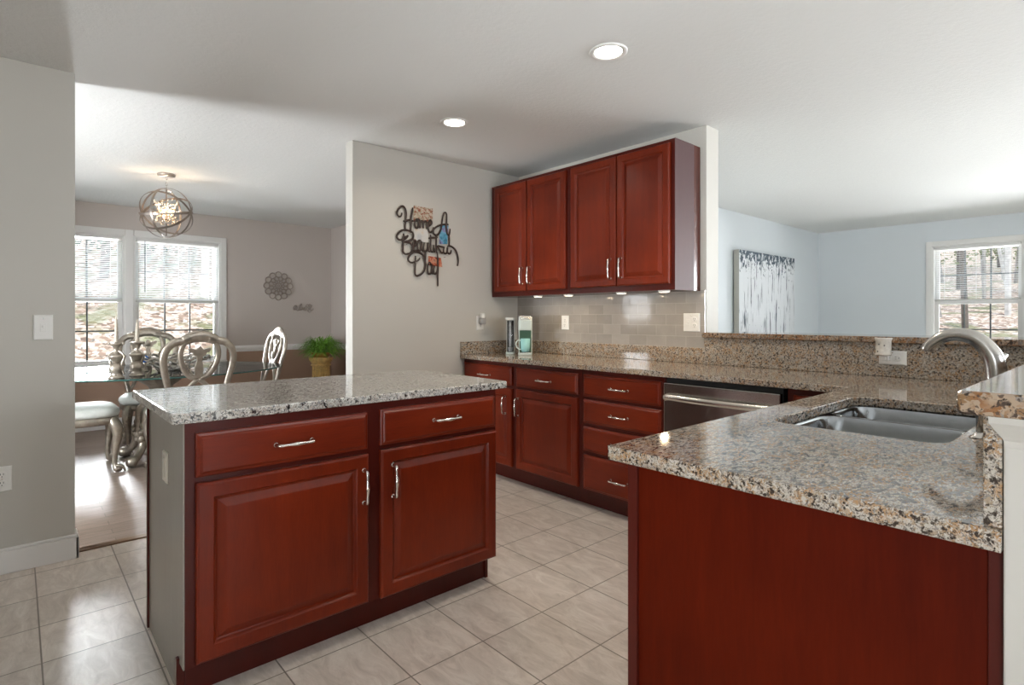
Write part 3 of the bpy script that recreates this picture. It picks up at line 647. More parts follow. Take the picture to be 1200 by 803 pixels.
# outlet on tall splash with wax warmer
plate_cover('electrical_outlet', 'white sideways outlet in the granite splash holding the wax warmer', 'outlet', (-.820, 3.2705, 1.009), 0, 'horizontal', .118, .070)
ww = thing('wax_warmer', 'small cream ceramic plug-in wax warmer on the granite splash', 'wax warmer', (-.848, 3.225, 1.022))
obj('cup', L([(.034, 0), (.036, .004), (.035, .008), (.033, .012), (.033, .07), (.035, .076), (.038, .086), (.036, .088), (.03, .08), (.01, .078)], n=28), varied('cream_ceramic', (.58, .54, .48), .4, 0, .12, 60, .3, 70), ww, smooth=True)
obj('plug_body', B(-.02, .018, .005, .036, -.028, .0), M['white'], ww, bevel=.005)
obj('dial', lathe(bmesh.new(), [(.014, 0), (.014, .008), (.011, .011)], n=20, c=(-.004, .005, -.014), axis='y'), M['white'], ww)
for a, z in ((-1.2, .05), (-2.1, .02), (-1.9, .055)): obj('vent_hole', ball(bmesh.new(), (.0335*math.cos(a), .0335*math.sin(a), z), .0035, seg=8), M['dark_slot'], ww)

# night light outlet on the sign wall
plate_cover('electrical_outlet', 'white outlet on the wall right of the word sign, above the upstand', 'outlet', (XW+.0005, 2.862, 1.165), PI/2, 'outlet', .072, .118)
nl = thing('plug_in_freshener', 'small grey and white plug-in night light in the outlet near the coffee maker', 'night light', (XW+.0105, 2.862, 1.185), PI/2)
obj('body', B(-.024, .024, -.045, 0, -.03, .022), plain('grey_plug', (.35, .34, .33), .35), nl, bevel=.008)
obj('shade', L([(.018, .018), (.022, .03), (.02, .055), (.012, .062)], n=20, c=(0, -.024, 0)), M['white'], nl, smooth=True)

# ------------------------------------------------------------------ upper cabinets
def upper(label, x0, x1, doors):
    W = x1-x0; r = thing('wall_cabinet', label, 'cabinet', (x0, 2.985, 1.380), 0); Hc = .921
    obj('carcass', B(0, W, .019, .293, 0, Hc), M['cherry_side'], r)
    obj('face_frame', B(0, W, 0, .019, 0, Hc), M['cherry_dark'], r, bevel=.0015)
    for a, b, hx in doors:
        d = obj('door', door_bm(a, b, .038, .897, 0, True, .052), M['cherry'], r); pull(d, (hx, .155), True, -.021, .064)
    return r
u1 = upper('left wall cabinet, two cherry doors, against the sign wall corner', -3.612, -2.737, [(.052, .434, .395), (.444, .852, .482)])
u2 = upper('right wall cabinet, two cherry doors, exposed purple brown side', -2.735, -1.873, [(.024, .428, .388), (.436, .836, .476)])
M['cherry_purple'] = wood('cabinet_side_veneer', (.07, .035, .037), (.10, .052, .05), 2, .5, 1, 0)
o = obj('side_panel', B(.862, .864, .0, .215, 0, Hc_ if False else .921), M['cherry_purple'], u2); o['label'] = 'light plum brown side panel'
M['puck'] = emit('warm_puck_lamp', (1, .86, .66), 3)
for i, (x, lab) in enumerate(((-3.11, 'flat round puck lamp under the far left wall cabinet door'), (-2.79, 'flat round puck lamp under the seam between the wall cabinets'), (-2.31, 'flat round puck lamp under the middle of the right wall cabinet'), (-1.98, 'flat round puck lamp under the right end of the wall cabinets'))):
    r = thing('puck_light', lab, 'light', (x, 3.035, 1.380), 0, 'puck lamps under the wall cabinets')
    obj('housing', L([(.034, -.011), (.036, -.009), (.036, 0), (.03, 0)], n=28), M['white'], r, smooth=False)
    obj('lens', L([(.028, -.0125), (.03, -.011), (.03, -.010)], n=24), M['puck'], r)
    l = bpy.data.lights.new('puck_glow', 'AREA'); l.shape = 'DISK'; l.size = .05; l.energy = .45; l.color = (1, .78, .5)
    lo = bpy.data.objects.new('puck_glow', l); C.objects.link(lo); lo.parent = r; lo.location = (0, 0, -.014)

# ------------------------------------------------------------------ recessed lights
M['lamp'] = emit('warm_white_diffuser', (1, .93, .82), 14)
def downlight(label, x, y, power):
    r = thing('recessed_light', label, 'light', (x, y, H), 0)
    obj('trim_ring', L([(.088, 0), (.088, -.003), (.082, -.007), (.068, -.006), (.062, .0), (.06, .0)], n=40), M['white_trim'], r, smooth=True)
    obj('diffuser', L([(.060, -.004), (.062, -.002), (.062, .0)], n=32), M['lamp'], r)
    l = bpy.data.lights.new('downlight_glow', 'AREA'); l.shape = 'DISK'; l.size = .11; l.energy = power; l.color = (1, .88, .72); l.spread = math.radians(150)
    lo = bpy.data.objects.new('downlight_glow', l); C.objects.link(lo); lo.parent = r; lo.location = (0, 0, -.009)
downlight('round recessed ceiling light above the aisle, the nearer and larger of two', -1.633, 2.047, 5)
downlight('round recessed ceiling light near the word sign wall, the farther and smaller of two', -2.87, 2.065, 3.5)

# ------------------------------------------------------------------ coffee maker and mug
mint = plain('pale_mint_plastic', (.48, .54, .50), .3); green = plain('deep_green_plastic', (.05, .12, .07), .4)
cm = thing('coffee_maker', 'pale grey green single cup coffee maker on the back counter', 'coffee maker', (-3.25, 3.03, .914), math.radians(46))
obj('base', slab(rrect(-.055, .055, -.10, .09, .02), [], 0, .02), mint, cm, bevel=.004)
obj('drip_tray', slab(rrect(-.045, .045, -.09, -.005, .015), [], .02, .024), M['steel'], cm)
obj('column', slab(rrect(-.055, .055, .0, .09, .02), [], .02, .30), mint, cm, bevel=.004)
obj('recess_back', B(-.046, .046, -.004, .0, .024, .20), green, cm)
obj('brew_head', slab(rrect(-.055, .055, -.085, .0, .02), [], .195, .275), mint, cm, bevel=.005)
obj('lid', slab(rrect(-.053, .053, -.08, .085, .02), [], .3, .312), M['steel'], cm, bevel=.004)
obj('lid_handle', slab(rrect(-.053, .053, -.082, -.002, .02), [], .276, .30), M['railgrey'], cm, bevel=.004)
obj('handle_bar', T(smoothpts([(-.035, -.083, .29), (-.02, -.093, .291), (.02, -.093, .291), (.035, -.083, .29)], 4), .005, n=10), M['nickel'], cm, smooth=True)
M['tank'] = glass('clear_plastic', (.82, .82, .84))
tk = thing('pod_holder', 'clear upright pod tower with a grey cap beside the coffee maker', 'pod holder', (-3.385, 2.99, .914), math.radians(46))
obj('base', slab(rrect(-.036, .036, -.045, .045, .012), [], 0, .018), mint, tk, bevel=.003)
obj('back_panel', B(-.034, .034, .036, .042, .018, .285), M['railgrey'], tk)
obj('tube', L([(.024, .018), (.026, .02), (.026, .27), (.024, .272)], n=20), M['tank'], tk, smooth=True)
obj('cap', slab(rrect(-.036, .036, -.04, .045, .012), [], .275, .295), M['railgrey'], tk, bevel=.003)
obj('inner_rod', T([(0, 0, .06), (0, 0, .255)], .005, n=8), M['white'], tk)
obj('rod_tip', L([(.012, .225), (.003, .262)], n=12), M['white'], tk)
obj('pod', L([(.016, .02), (.02, .05), (.021, .054)], n=16), M['white'], tk)
mg = thing('coffee_mug', 'turquoise mug on the tray of the coffee maker', 'mug', Matrix.Rotation(math.radians(46), 4, 'Z') @ Vector((0, -.055, 0))+Vector((-3.25, 3.03, .939)), math.radians(46))
teal = plain('turquoise_glaze', (.28, .56, .55), .2)
obj('cup', L([(.022, 0), (.030, .003), (.036, .03), (.040, .105), (.0375, .105), (.034, .03), (.02, .008)], n=32), teal, mg, smooth=True)
obj('handle', T(smoothpts([(-.036, 0, .088), (-.055, 0, .092), (-.072, 0, .072), (-.070, 0, .045), (-.052, 0, .024), (-.034, 0, .02)], 5), .0048, n=10), plain('pale_glaze', (.62, .68, .62), .25), mg, smooth=True)

# ------------------------------------------------------------------ word sign with photo prints
sg = thing('word_sign', 'dark brown cut-out script sign reading Home A Beautiful Day', 'wall sign', (XW, 2.3, 1.75))
bm = bmesh.new()
for st in SIGN:
    pts = smoothpts([(.019, y-2.3, z-1.75) for y, z in st], 3)
    tube(bm, pts, [.0062, .0078, .0084, .0078, .0062], n=8, normal=(1, 0, 0), r2=.0035)
obj('lettering', bm, plain('dark_bronze_metal', (.035, .02, .014), .5), sg, smooth=True)
bm = bmesh.new()
for y, z in ((2.20, 1.90), (2.16, 1.75), (2.36, 1.66), (2.50, 1.68)): tube(bm, [(0, y-2.3, z-1.75), (.017, y-2.3, z-1.75)], .003, n=8)
obj('standoff', bm, M['nickel'], sg)
def photo_mat(name, cols, seed, scale=45):
    t = NT(name); n = t.noise(t.coord(loc=(seed, seed*2, seed)), scale, 3, .6, .5)
    k = len(cols); t.l(t.ramp(n.outputs[0], [(.30+.4*i/(k-1), c) for i, c in enumerate(cols)], 'LINEAR'), t.b.inputs['Base Color']); t.set(Roughness=.3); return t.m
PM = [photo_mat('print_of_people', [(.05, .03, .02), (.30, .06, .03), (.35, .33, .24), (.6, .5, .42), (.3, .08, .04)], 1),
      photo_mat('print_of_drawing', [(.45, .46, .47), (.56, .55, .53), (.58, .56, .52), (.6, .4, .15)], 4.3, 16),
      photo_mat('print_of_water', [(.01, .012, .03), (.06, .25, .38), (.18, .42, .56), (.25, .2, .4), (.03, .04, .06)], 2.2, 15),
      photo_mat('print_of_faces', [(.015, .012, .02), (.35, .07, .03), (.6, .3, .2), (.03, .02, .02)], 5.7, 24)]
PL = ['square photo print of red clad people tucked above the word Home', 'white photo print with a yellow mark tucked between Home and Beautiful', 'narrow blue photo print tucked behind the letter A of the sign', 'dark reddish photo print tucked beside the word Day']
for q, m, lb, dx in zip(PH, PM, PL, (.006, .007, .008, .0065)):
    cyy = sum(a for a, _ in q)/4; czz = sum(b for _, b in q)/4
    bm = bmesh.new(); loft(bm, [[(x, a-cyy, b-czz) for a, b in q] for x in (0, .0012)])
    o = obj('photo_print', bm, m, None, loc=(XW+dx, cyy, czz)); tag(o, lb, 'photo')

# ------------------------------------------------------------------ dining wall decor
md = thing('wall_medallion', 'round openwork taupe medallion on the dining room wall', 'wall decoration', (XD, 2.545, 1.618))
tau = plain('taupe_resin', (.34, .29, .255), .6)
def ring(bm, cy_, cz, ry, r, rot=0, rz=None, n=16):
    pts = []
    for k in range(n):
        a = 2*PI*k/n; u = (rz or ry)*math.cos(a); v = ry*math.sin(a)
        pts.append((.012, cy_+u*math.cos(rot)-v*math.sin(rot), cz+u*math.sin(rot)+v*math.cos(rot)))
    tube(bm, pts, r, n=6, closed=True, normal=(1, 0, 0), r2=.008)
bm = bmesh.new()
for k in range(12): a = 2*PI*k/12; ring(bm, .147*math.cos(a), .147*math.sin(a), .036, .0065)
obj('outer_petals', bm, tau, md, smooth=True)
bm = bmesh.new()
for k in range(12): a = 2*PI*(k+.5)/12; ring(bm, .096*math.cos(a), .096*math.sin(a), .022, .006, a, .028)
for k in range(12): a = 2*PI*k/12; ring(bm, .055*math.cos(a), .055*math.sin(a), .012, .0045, a, .018, 12)
ring(bm, 0, 0, .118, .004, n=40)
obj('inner_petals', bm, tau, md, smooth=True)
bm = bmesh.new(); ring(bm, 0, 0, .034, .006, n=24); ring(bm, 0, 0, .014, .005, n=16); obj('centre', bm, tau, md, smooth=True)
wd = thing('script_word', 'tiny taupe script word on the wall below the medallion', 'wall sign', (XD, 2.87, 1.35))
bm = bmesh.new()
for st in WORD: tube(bm, smoothpts([(.012, y-2.87, z-1.35) for y, z in st], 4), .0052, n=6, normal=(1, 0, 0), r2=.008)
obj('lettering', bm, tau, wd, smooth=True)

# ------------------------------------------------------------------ canvas painting in the living room
def canvas_mat():
    t = NT('birch_grove_paint'); co = t.coord()
    st = t.noise(t.coord((1, 26, 2.2)), 1.0, 5, .62, .5); lf = t.noise(t.coord((1, 12, 9)), 1.6, 4, .7)
    s_ = t.n('SeparateXYZ'); t.l(co, s_.inputs[0])
    m1 = t.ramp(st.outputs[0], [(.385, (1, 1, 1)), (.42, (.3, .3, .3)), (.45, (0, 0, 0))])
    zf = t.n('MapRange'); t.l(s_.outputs[2], zf.inputs[0]); zf.inputs[1].default_value = .25; zf.inputs[2].default_value = .62; zf.inputs[3].default_value = 0; zf.inputs[4].default_value = .24
    ad = t.n('Math', operation='SUBTRACT'); t.l(lf.outputs[0], ad.inputs[0]); t.l(zf.outputs[0], ad.inputs[1])
    m2 = t.ramp(ad.outputs[0], [(.29, (1, 1, 1)), (.33, (0, 0, 0))])
    c = t.mix(m1, (.66, .68, .70), (.06, .08, .10)); c = t.mix(m2, c, (.03, .055, .08))
    t.l(c, t.b.inputs['Base Color']); t.set(Roughness=.6); return t.m
pt = thing('canvas_painting', 'large black and white birch tree canvas on the living room left wall', 'painting', (-3.112, 6.96, 1.36))
obj('canvas', B(.004, .062, -.77, .77, -.63, .63), canvas_mat(), pt)
obj('wrapped_edge', B((.0, .0615, -.7715, -.77, -.6315, .6315), (.0, .0615, .77, .7715, -.6315, .6315), (0, .0615, -.77, .77, .63, .6315)), plain('grey_canvas_edge', (.42, .41, .37), .6), pt)
obj('stretcher', B(0, .004, -.74, .74, -.6, .6), M['black'], pt)

# ------------------------------------------------------------------ dining chairs (front faces -y)
def cr2(P, k=5): return smoothpts(P, k)
def make_chair(label):
    r = thing('dining_chair', label, 'chair', (0, 0, 0), 0, 'carved silver chairs around the glass table')
    tilt = lambda z: .235+(z-.45)*.20                          # back plane leans away with height
    U = lambda u, v: ((u-628)*.00055, 1.094-(v-210)*.00064)    # carved back outline -> metres
    def bk(P): return [(U(u, v)[0], tilt(U(u, v)[1]), U(u, v)[1]) for u, v in P]
    nrm = (0, 1, -.2)
    bm = bmesh.new()
    for s in (1, -1):
        f = lambda u: 628+s*(628-u)
        P = cr2(bk([(f(330), 1180), (f(300), 1020), (f(272), 860), (f(240), 730), (f(210), 600), (f(203), 490), (f(240), 385), (f(320), 320), (f(420), 300), (f(520), 270)]), 5)
        tube(bm, P, [.020, .020, .022, .024, .025, .026, .027, .029, .032, .034], n=10, normal=nrm, r2=.017)
    obj('back_frame', bm, M['silver'], r, smooth=True)
    bm = bmesh.new()
    P = cr2(bk([(430, 300), (520, 262), (628, 248), (736, 262), (826, 300)]), 6); tube(bm, P, [.036, .042, .046, .042, .036], n=10, normal=nrm, r2=.017)
    for k in range(11):
        a = -1+2*k/10; u = 628+a*170; v = 226+46*a*a
        x, z = U(u, v); ball(bm, (x, tilt(z)-.006, z), .014, sy=.9, seg=8)
    obj('crest', bm, M['silver'], r, smooth=True)
    bm = bmesh.new()
    for s in (1, -1):
        f = lambda u: 628+s*(628-u)
        P = cr2(bk([(f(470), 300), (f(425), 350), (f(398), 430), (f(405), 530), (f(450), 640), (f(520), 715), (f(600), 745)]), 5)
        tube(bm, P, [.016, .019, .020, .021, .021, .02], n=8, normal=nrm, r2=.014)
        for k in range(7):
            t = k/6; x, z = U(f(455+100*t), 560+140*t); ball(bm, (x, tilt(z), z), .0085, seg=6)
    obj('heart_frame', bm, M['silver'], r, smooth=True)
    half = [(628, 360), (652, 385), (670, 405), (735, 385), (772, 395), (740, 440), (712, 440), (700, 475), (668, 480), (662, 505), (658, 540), (676, 590), (682, 650), (676, 700), (720, 705), (745, 745), (700, 765), (650, 740)]
    ol = half+[(1256-u, v) for u, v in half[::-1][:-1]] if True else half
    bm = plate([U(u, v) for u, v in ol], -.011, .011)
    for v_ in bm.verts: v_.co.y += tilt(v_.co.z)
    x0, z0 = U(628, 640)
    ball(bm, (x0, tilt(z0)-.008, z0), .03, sy=.5, sz=1.7, seg=12); x0, z0 = U(628, 430); ball(bm, (x0, tilt(z0)-.008, z0), .03, sy=.45, sz=1.1, seg=10)
    obj('splat', bm, M['silver'], r, bevel=.003)
    bm = bmesh.new()
    for s in (1, -1):
        P = cr2([(s*.0, tilt(.745), .745), (s*.05, tilt(.70), .70), (s*.10, tilt(.63), .63), (s*.14, tilt(.55), .55), (s*.19, tilt(.49), .49)], 4); tube(bm, P, [.018, .016, .014], n=8, normal=nrm, r2=.012)
    obj('lower_brace', bm, M['silver'], r, smooth=True)
    # seat: apron + cushion
    def seat_loop(ins, z, bow=0): 
        out = []
        for k in range(40):
            a = 2*PI*k/40; c, s = math.cos(a), math.sin(a)
            x = abs(c)**.45*(1 if c > 0 else -1); y = abs(s)**.45*(1 if s > 0 else -1)
            hw = (.275 if y < 0 else .275-.055*y)-ins; out.append((x*hw, y*(.25-ins)-.01, z+bow*(1-x*x)*.5))
        return out
    bm = bmesh.new(); loft(bm, [seat_loop(.022, .375, .03), seat_loop(.010, .385, .03), seat_loop(.004, .40), seat_loop(.004, .432), seat_loop(.012, .437)])
    obj('seat_apron', bm, M['silver'], r, smooth=True)
    bm = bmesh.new(); loft(bm, [seat_loop(.014, .436), seat_loop(.002, .444), seat_loop(-.004, .462), seat_loop(.0, .485), seat_loop(.02, .502), seat_loop(.06, .514), seat_loop(.12, .520), seat_loop(.20, .522)])
    obj('cushion', bm, M['seat'], r, smooth=True)
    for s in (1, -1):
        X = s*.235; Y = -.225
        bm = bmesh.new(); P = cr2([(X*.93, Y+.03, .42), (X*1.0, Y+.004, .37), (X*1.02, Y-.010, .30), (X*.98, Y-.0, .20), (X*.96, Y+.008, .12), (X*.97, Y+.006, .06), (X, Y-.004, .03)], 5)
        tube(bm, P, [.034, .042, .036, .024, .018, .018, .026], n=12)
        for k in range(5): ball(bm, (X*1.03+.012*math.cos(k*1.3), Y-.03-.006*math.sin(k), .36-.028*k), .016-.0012*k, seg=8)
        lg = obj('leg', bm, M['silver'], r, smooth=True)
        bm = bmesh.new(); ball(bm, (X, Y-.012, .024), .026, sy=1.2, sz=.92)
        for k in (-1.2, -.4, .4, 1.2): tube(bm, cr2([(X+k*.012, Y+.0, .05), (X+k*.019, Y-.032, .046), (X+k*.021, Y-.05, .026), (X+k*.021, Y-.056, .006)], 3), [.010, .010, .008, .006], n=8)
        obj('claw_foot', bm, M['silver'], lg, smooth=True)
        bm = bmesh.new(); P = cr2([(s*.185, .21, .44), (s*.188, .22, .30), (s*.192, .25, .15), (s*.20, .30, .012)], 5); tube(bm, P, [.024, .022, .019, .017], n=10)
        obj('leg', bm, M['silver'], r, smooth=True)
    return r
# table
TX, TY = -5.62, .93
tb_ = thing('dining_table', 'oval clear glass dining table on a carved silver pedestal', 'table', (TX, TY, 0))
def ell(a, b, z, n=72): return [(a*math.cos(2*PI*k/n), b*math.sin(2*PI*k/n), z) for k in range(n)]
bm = bmesh.new(); loft(bm, [ell(.785, .985, .748), ell(.79, .99, .751), ell(.79, .99, .757), ell(.783, .983, .761)])
M['tabletop'] = glass('table_glass', (.86, .93, .91), ior=1.3); obj('glass_top', bm, M['tabletop'], tb_)
bm = bmesh.new(); tube(bm, ell(.788, .988, .7545, 90), .0058, n=6, closed=True); obj('glass_edge', bm, plain('green_glass_edge', (.03, .10, .09), .15), tb_, smooth=True)
bm = bmesh.new(); lathe(bm, [(.15, .06), (.16, .09), (.09, .13), (.07, .18), (.12, .24), (.135, .32), (.10, .40), (.06, .46), (.055, .55), (.09, .62), (.17, .68), (.20, .72), (.21, .746)], n=36)
obj('pedestal', bm, M['silver'], tb_, smooth=True)
for k in range(4):
    a = PI/4+k*PI/2; d = Vector((math.cos(a), math.sin(a), 0)); bm = bmesh.new()
    P = cr2([tuple(d*.07+Vector((0, 0, .50))), tuple(d*.17+Vector((0, 0, .42))), tuple(d*.19+Vector((0, 0, .27))), tuple(d*.22+Vector((0, 0, .14))), tuple(d*.27+Vector((0, 0, .075))), tuple(d*.32+Vector((0, 0, .05)))], 5)
    tube(bm, P, [.026, .036, .032, .030, .030, .028], n=12)
    ball(bm, tuple(d*.33+Vector((0, 0, .046))), .045, seg=12)
    for q in range(5): ball(bm, tuple(d*(.20+.02*math.sin(q))+Vector((0, 0, .16+.05*q))), .04-.003*q, seg=8)
    lg = obj('scroll_foot', bm, M['silver'], tb_, smooth=True)
# chairs
cA = make_chair('carved silver chair with its back turned to the island, nearest of the set')
cA.location = (-5.02, 1.03, 0); cA.rotation_euler.z = math.radians(-90)+PI*0
def place(lb, x, y, rz):
    c = copy_tree(cA); c.location = (x, y, 0); c.rotation_euler.z = math.radians(rz); c['label'] = lb; return c
place('carved silver chair beyond the table, its back against the window light', -6.12, .965, 90)
place('carved silver chair at the right-hand table end beside the fern', -5.86, 1.66, 3)
place('carved silver chair at the left table end, only its pale seat showing past the wall', -5.56, .36, 180)

# table things
def candlestick(lb, x, y, h, rz):
    r = thing('candlestick', lb, 'candlestick', (x, y, .761), rz, 'candlesticks on the glass table')
    z = h
    obj('base', L([(.062, 0), (.064, .008), (.05, .018), (.042, .03), (.054, .05), (.058, .075), (.045, .10), (.028, .115)], n=24), M['silver'], r, smooth=True)
    obj('stem', L([(.028, .112), (.040, .135), (.062, .155), (.066, .165), (.050, .175), (.024, .185), (.020, .21), (.030, .235), (.055, .25), (.058, .258), (.022, .262)], n=24), M['silver'], r, smooth=True)
    bm = bmesh.new()
    for s in (-1, 1):
        tube(bm, cr2([(s*.02, 0, .20), (s*.05, 0, .185), (s*.07, 0, .155), (s*.055, 0, .12), (s*.045, 0, .07), (s*.07, 0, .03)], 4), [.009, .008, .010, .007], n=8)
        ball(bm, (s*.072, 0, .16), .013, seg=8); ball(bm, (s*.064, 0, .256), .012, seg=8)
    obj('scroll', bm, M['silver'], r, smooth=True)
    r.scale = (.82, .82, 1)
    bm = bmesh.new(); P = [(0, 0, .26+(z-.26)*k/14) for k in range(15)]
    tube(bm, P, [.016, .019, .015, .018, .014, .017, .013, .016, .012, .014, .010, .011, .006, .005, .002], n=10); obj('candle', bm, varied('carved_beige_candle', (.50, .44, .36), .5, 0, .15, 80, .6, 120), r, smooth=True)
    return r
candlestick('taller carved candlestick at the left end of the glass table', -5.045, .555, .475, .9)
candlestick('shorter carved candlestick just right of the taller one on the glass table', -5.16, .70, .435, .7)
lb_ = thing('openwork_bowl', 'silver openwork lattice bowl in the middle of the glass table', 'bowl', (-5.50, 1.02, .761), .4)
bm = bmesh.new()
for j in range(3):
    rr = .09+.085*j; zz = .012+.022*j*j; n = 10+4*j
    for k in range(n):
        a = 2*PI*(k+.5*(j % 2))/n; c = Vector((rr*math.cos(a), rr*math.sin(a)*.8, zz)); s = .034
        tube(bm, [(c.x+s*math.cos(t)*1.0, c.y+s*math.sin(t)*1.0, c.z+.012*math.cos(t-a)*(j+.3)) for t in [2*PI*q/10 for q in range(10)]], .0048, n=6, closed=True)
obj('lattice', bm, varied('antique_silver_wire', (.30, .29, .26), .35, .8), lb_, smooth=True)
obj('rim', T([(.30*math.cos(2*PI*k/48), .24*math.sin(2*PI*k/48), .105+.012*math.cos(10*PI*k/24)) for k in range(48)], .007, n=8, closed=True), M['silver'], lb_, smooth=True)
bm = bmesh.new(); ball(bm, (0, 0, .033), .032, seg=20)
gb = obj('glass_ball', bm, plain('blue_glass', (.03, .12, .40), .08), None, smooth=True, loc=(-5.52, .80, .83)); tag(gb, 'small blue glass ball on the rim beside the candlesticks', 'ornament')
gbst = obj('ball_stand', L([(.03, -.068), (.03, -.062), (.007, -.05), (.006, -.01), (.016, .005)], n=16), M['silver'], gb, smooth=True)

# ------------------------------------------------------------------ fluted column and fern
fx, fy = -6.90, 2.89
stone = varied('golden_cast_stone', (.62, .42, .15), .6, 0, .18, 30, .3, 80)
cl = thing('pedestal_column', 'golden fluted plant column in the dining room corner', 'plant stand', (fx, fy, 0))
obj('base', slab(rrect(-.15, .15, -.15, .15, .01), [], 0, .05), stone, cl, bevel=.006)
bm = bmesh.new(); loops = []
for z, sc2 in ((.05, 1.12), (.08, 1.1), (.09, 1.0), (.60, .95)):
    loops.append([((.112*sc2-(.010 if k % 6 in (2, 3, 4) else 0))*math.cos(2*PI*k/96), (.112*sc2-(.010 if k % 6 in (2, 3, 4) else 0))*math.sin(2*PI*k/96), z) for k in range(96)])
loft(bm, loops); obj('fluted_shaft', bm, stone, cl)
obj('capital', L([(.106, .598), (.122, .602), (.124, .612), (.112, .618), (.110, .63), (.125, .65), (.142, .672), (.146, .69), (.146, .705), (.12, .705)], n=40), stone, cl, smooth=False)
fr = thing('potted_fern', 'bushy bright green fern in a low pot on the column', 'plant', (fx, fy, .705))
obj('pot', L([(.09, 0), (.11, .04), (.125, .055), (.125, .065), (.10, .06), (.02, .055)], n=32), varied('amber_pot', (.50, .26, .07), .5), fr, smooth=True)
random.seed(3); bm = bmesh.new()
for i in range(760):
    a = random.uniform(0, 2*PI); Lf = random.uniform(.14, .33); up = random.uniform(.03, .25)*(1.1-Lf*1.9); w = random.uniform(.003, .006); dr = random.uniform(.02, .12)
    d = Vector((math.cos(a), math.sin(a), 0)); s_ = Vector((-d.y, d.x, 0)); prev = None
    for k in range(6):
        t = k/5; p = d*(.03+Lf*t)+Vector((0, 0, .055+up*math.sin(t*2.2)*1.3-dr*t*t)); ww_ = w*(1-.85*t)*(.5+2*min(t, .5))
        p += s_*math.sin(t*4+i)*.008
        cur = (bm.verts.new(p-s_*ww_), bm.verts.new(p+s_*ww_+Vector((0, 0, ww_*.5))))
        if prev: bm.faces.new((prev[0], prev[1], cur[1], cur[0]))
        prev = cur
obj('foliage', bm, varied('fern_green', (.13, .30, .025), .5, 0, .5, 14), fr)

# ------------------------------------------------------------------ orb chandelier
ch = thing('orb_chandelier', 'round metal orb chandelier with crystal inside above the dining table', 'chandelier', (-5.545, .963, 2.44))
obj('canopy', L([(.068, 0), (.07, -.004), (.066, -.02), (.05, -.028), (.01, -.03)], n=36), varied('champagne_metal', (.42, .37, .33), .35, .6), ch, smooth=True)
bm = bmesh.new()
for k in range(4):
    z = -.035-.026*k; ax = k % 2
    tube(bm, [((.007*math.cos(t) if ax else 0), (0 if ax else .007*math.cos(t)), z+.016*math.sin(t)) for t in [2*PI*q/12 for q in range(12)]], .002, n=6, closed=True)
obj('chain', bm, M['nickel'], ch, smooth=True)
obj('stem', T([(0, 0, -.13), (0, 0, -.53)], .0045, n=8), varied('pewter', (.28, .24, .21), .35, .8), ch, smooth=True)
pew = bpy.data.materials['pewter']; OC = Vector((0, 0, -.335)); OR = .205
def hoop(tiltx, rotz, R=OR, m=pew):
    mt = Matrix.Rotation(rotz, 4, 'Z') @ Matrix.Rotation(tiltx, 4, 'X'); bm = bmesh.new(); n = 56; loops = []
    for k in range(n):
        a = 2*PI*k/n; e = Vector((math.cos(a), math.sin(a), 0)); zz = Vector((0, 0, 1))
        loops.append([bm.verts.new(OC+mt @ (e*(R+q)+zz*w)) for q, w in ((0, -.0095), (0, .0095), (.003, .0095), (.003, -.0095))])
    for k in range(n):
        a, b = loops[k], loops[(k+1) % n]
        for j in range(4): bm.faces.new((a[j], a[(j+1) % 4], b[(j+1) % 4], b[j]))
    obj('hoop', bm, m, ch)
cz = math.radians(48)
hoop(PI/2, cz, OR+.006); hoop(PI/2, cz+PI/2, OR-.004); hoop(math.radians(48), cz, OR); hoop(math.radians(-48), cz, OR+.003); hoop(math.radians(12), cz, OR-.008)
M['crystal'] = glass('crystal', (.9, .9, .9))
bm = bmesh.new(); random.seed(5)
for i in range(150):
    t = random.random(); z = -.23-.20*t; rr = (.055+.05*abs(t-.5)*1.6); a = random.uniform(0, 2*PI)
    bmesh.ops.create_icosphere(bm, subdivisions=1, radius=random.uniform(.007, .011), matrix=Matrix.Translation((rr*math.cos(a), rr*math.sin(a), z)))
q = obj('crystal_cage', bm, plain('bright_crystal', (.62, .55, .46), .25, .5), ch); q['kind'] = 'stuff'
for k in range(4):
    a = k*PI/2+.4; bm = bmesh.new(); ball(bm, (.04*math.cos(a), .04*math.sin(a), -.33), .013, sz=1.7)
    obj('bulb', bm, emit('warm_bulb', (1, .55, .2), 12) if k == 0 else bpy.data.materials['warm_bulb'], ch, smooth=True)
    obj('lamp_arm', T([(0, 0, -.40), (.03*math.cos(a), .03*math.sin(a), -.385), (.04*math.cos(a), .04*math.sin(a), -.352)], .006, n=8), M['nickel'], ch, smooth=True)
pl = bpy.data.lights.new('chandelier_glow', 'POINT'); pl.energy = 3; pl.shadow_soft_size = .04; pl.color = (1, .76, .52)
plo = bpy.data.objects.new('chandelier_glow', pl); C.objects.link(plo); plo.parent = ch; plo.location = (0, 0, -.30)

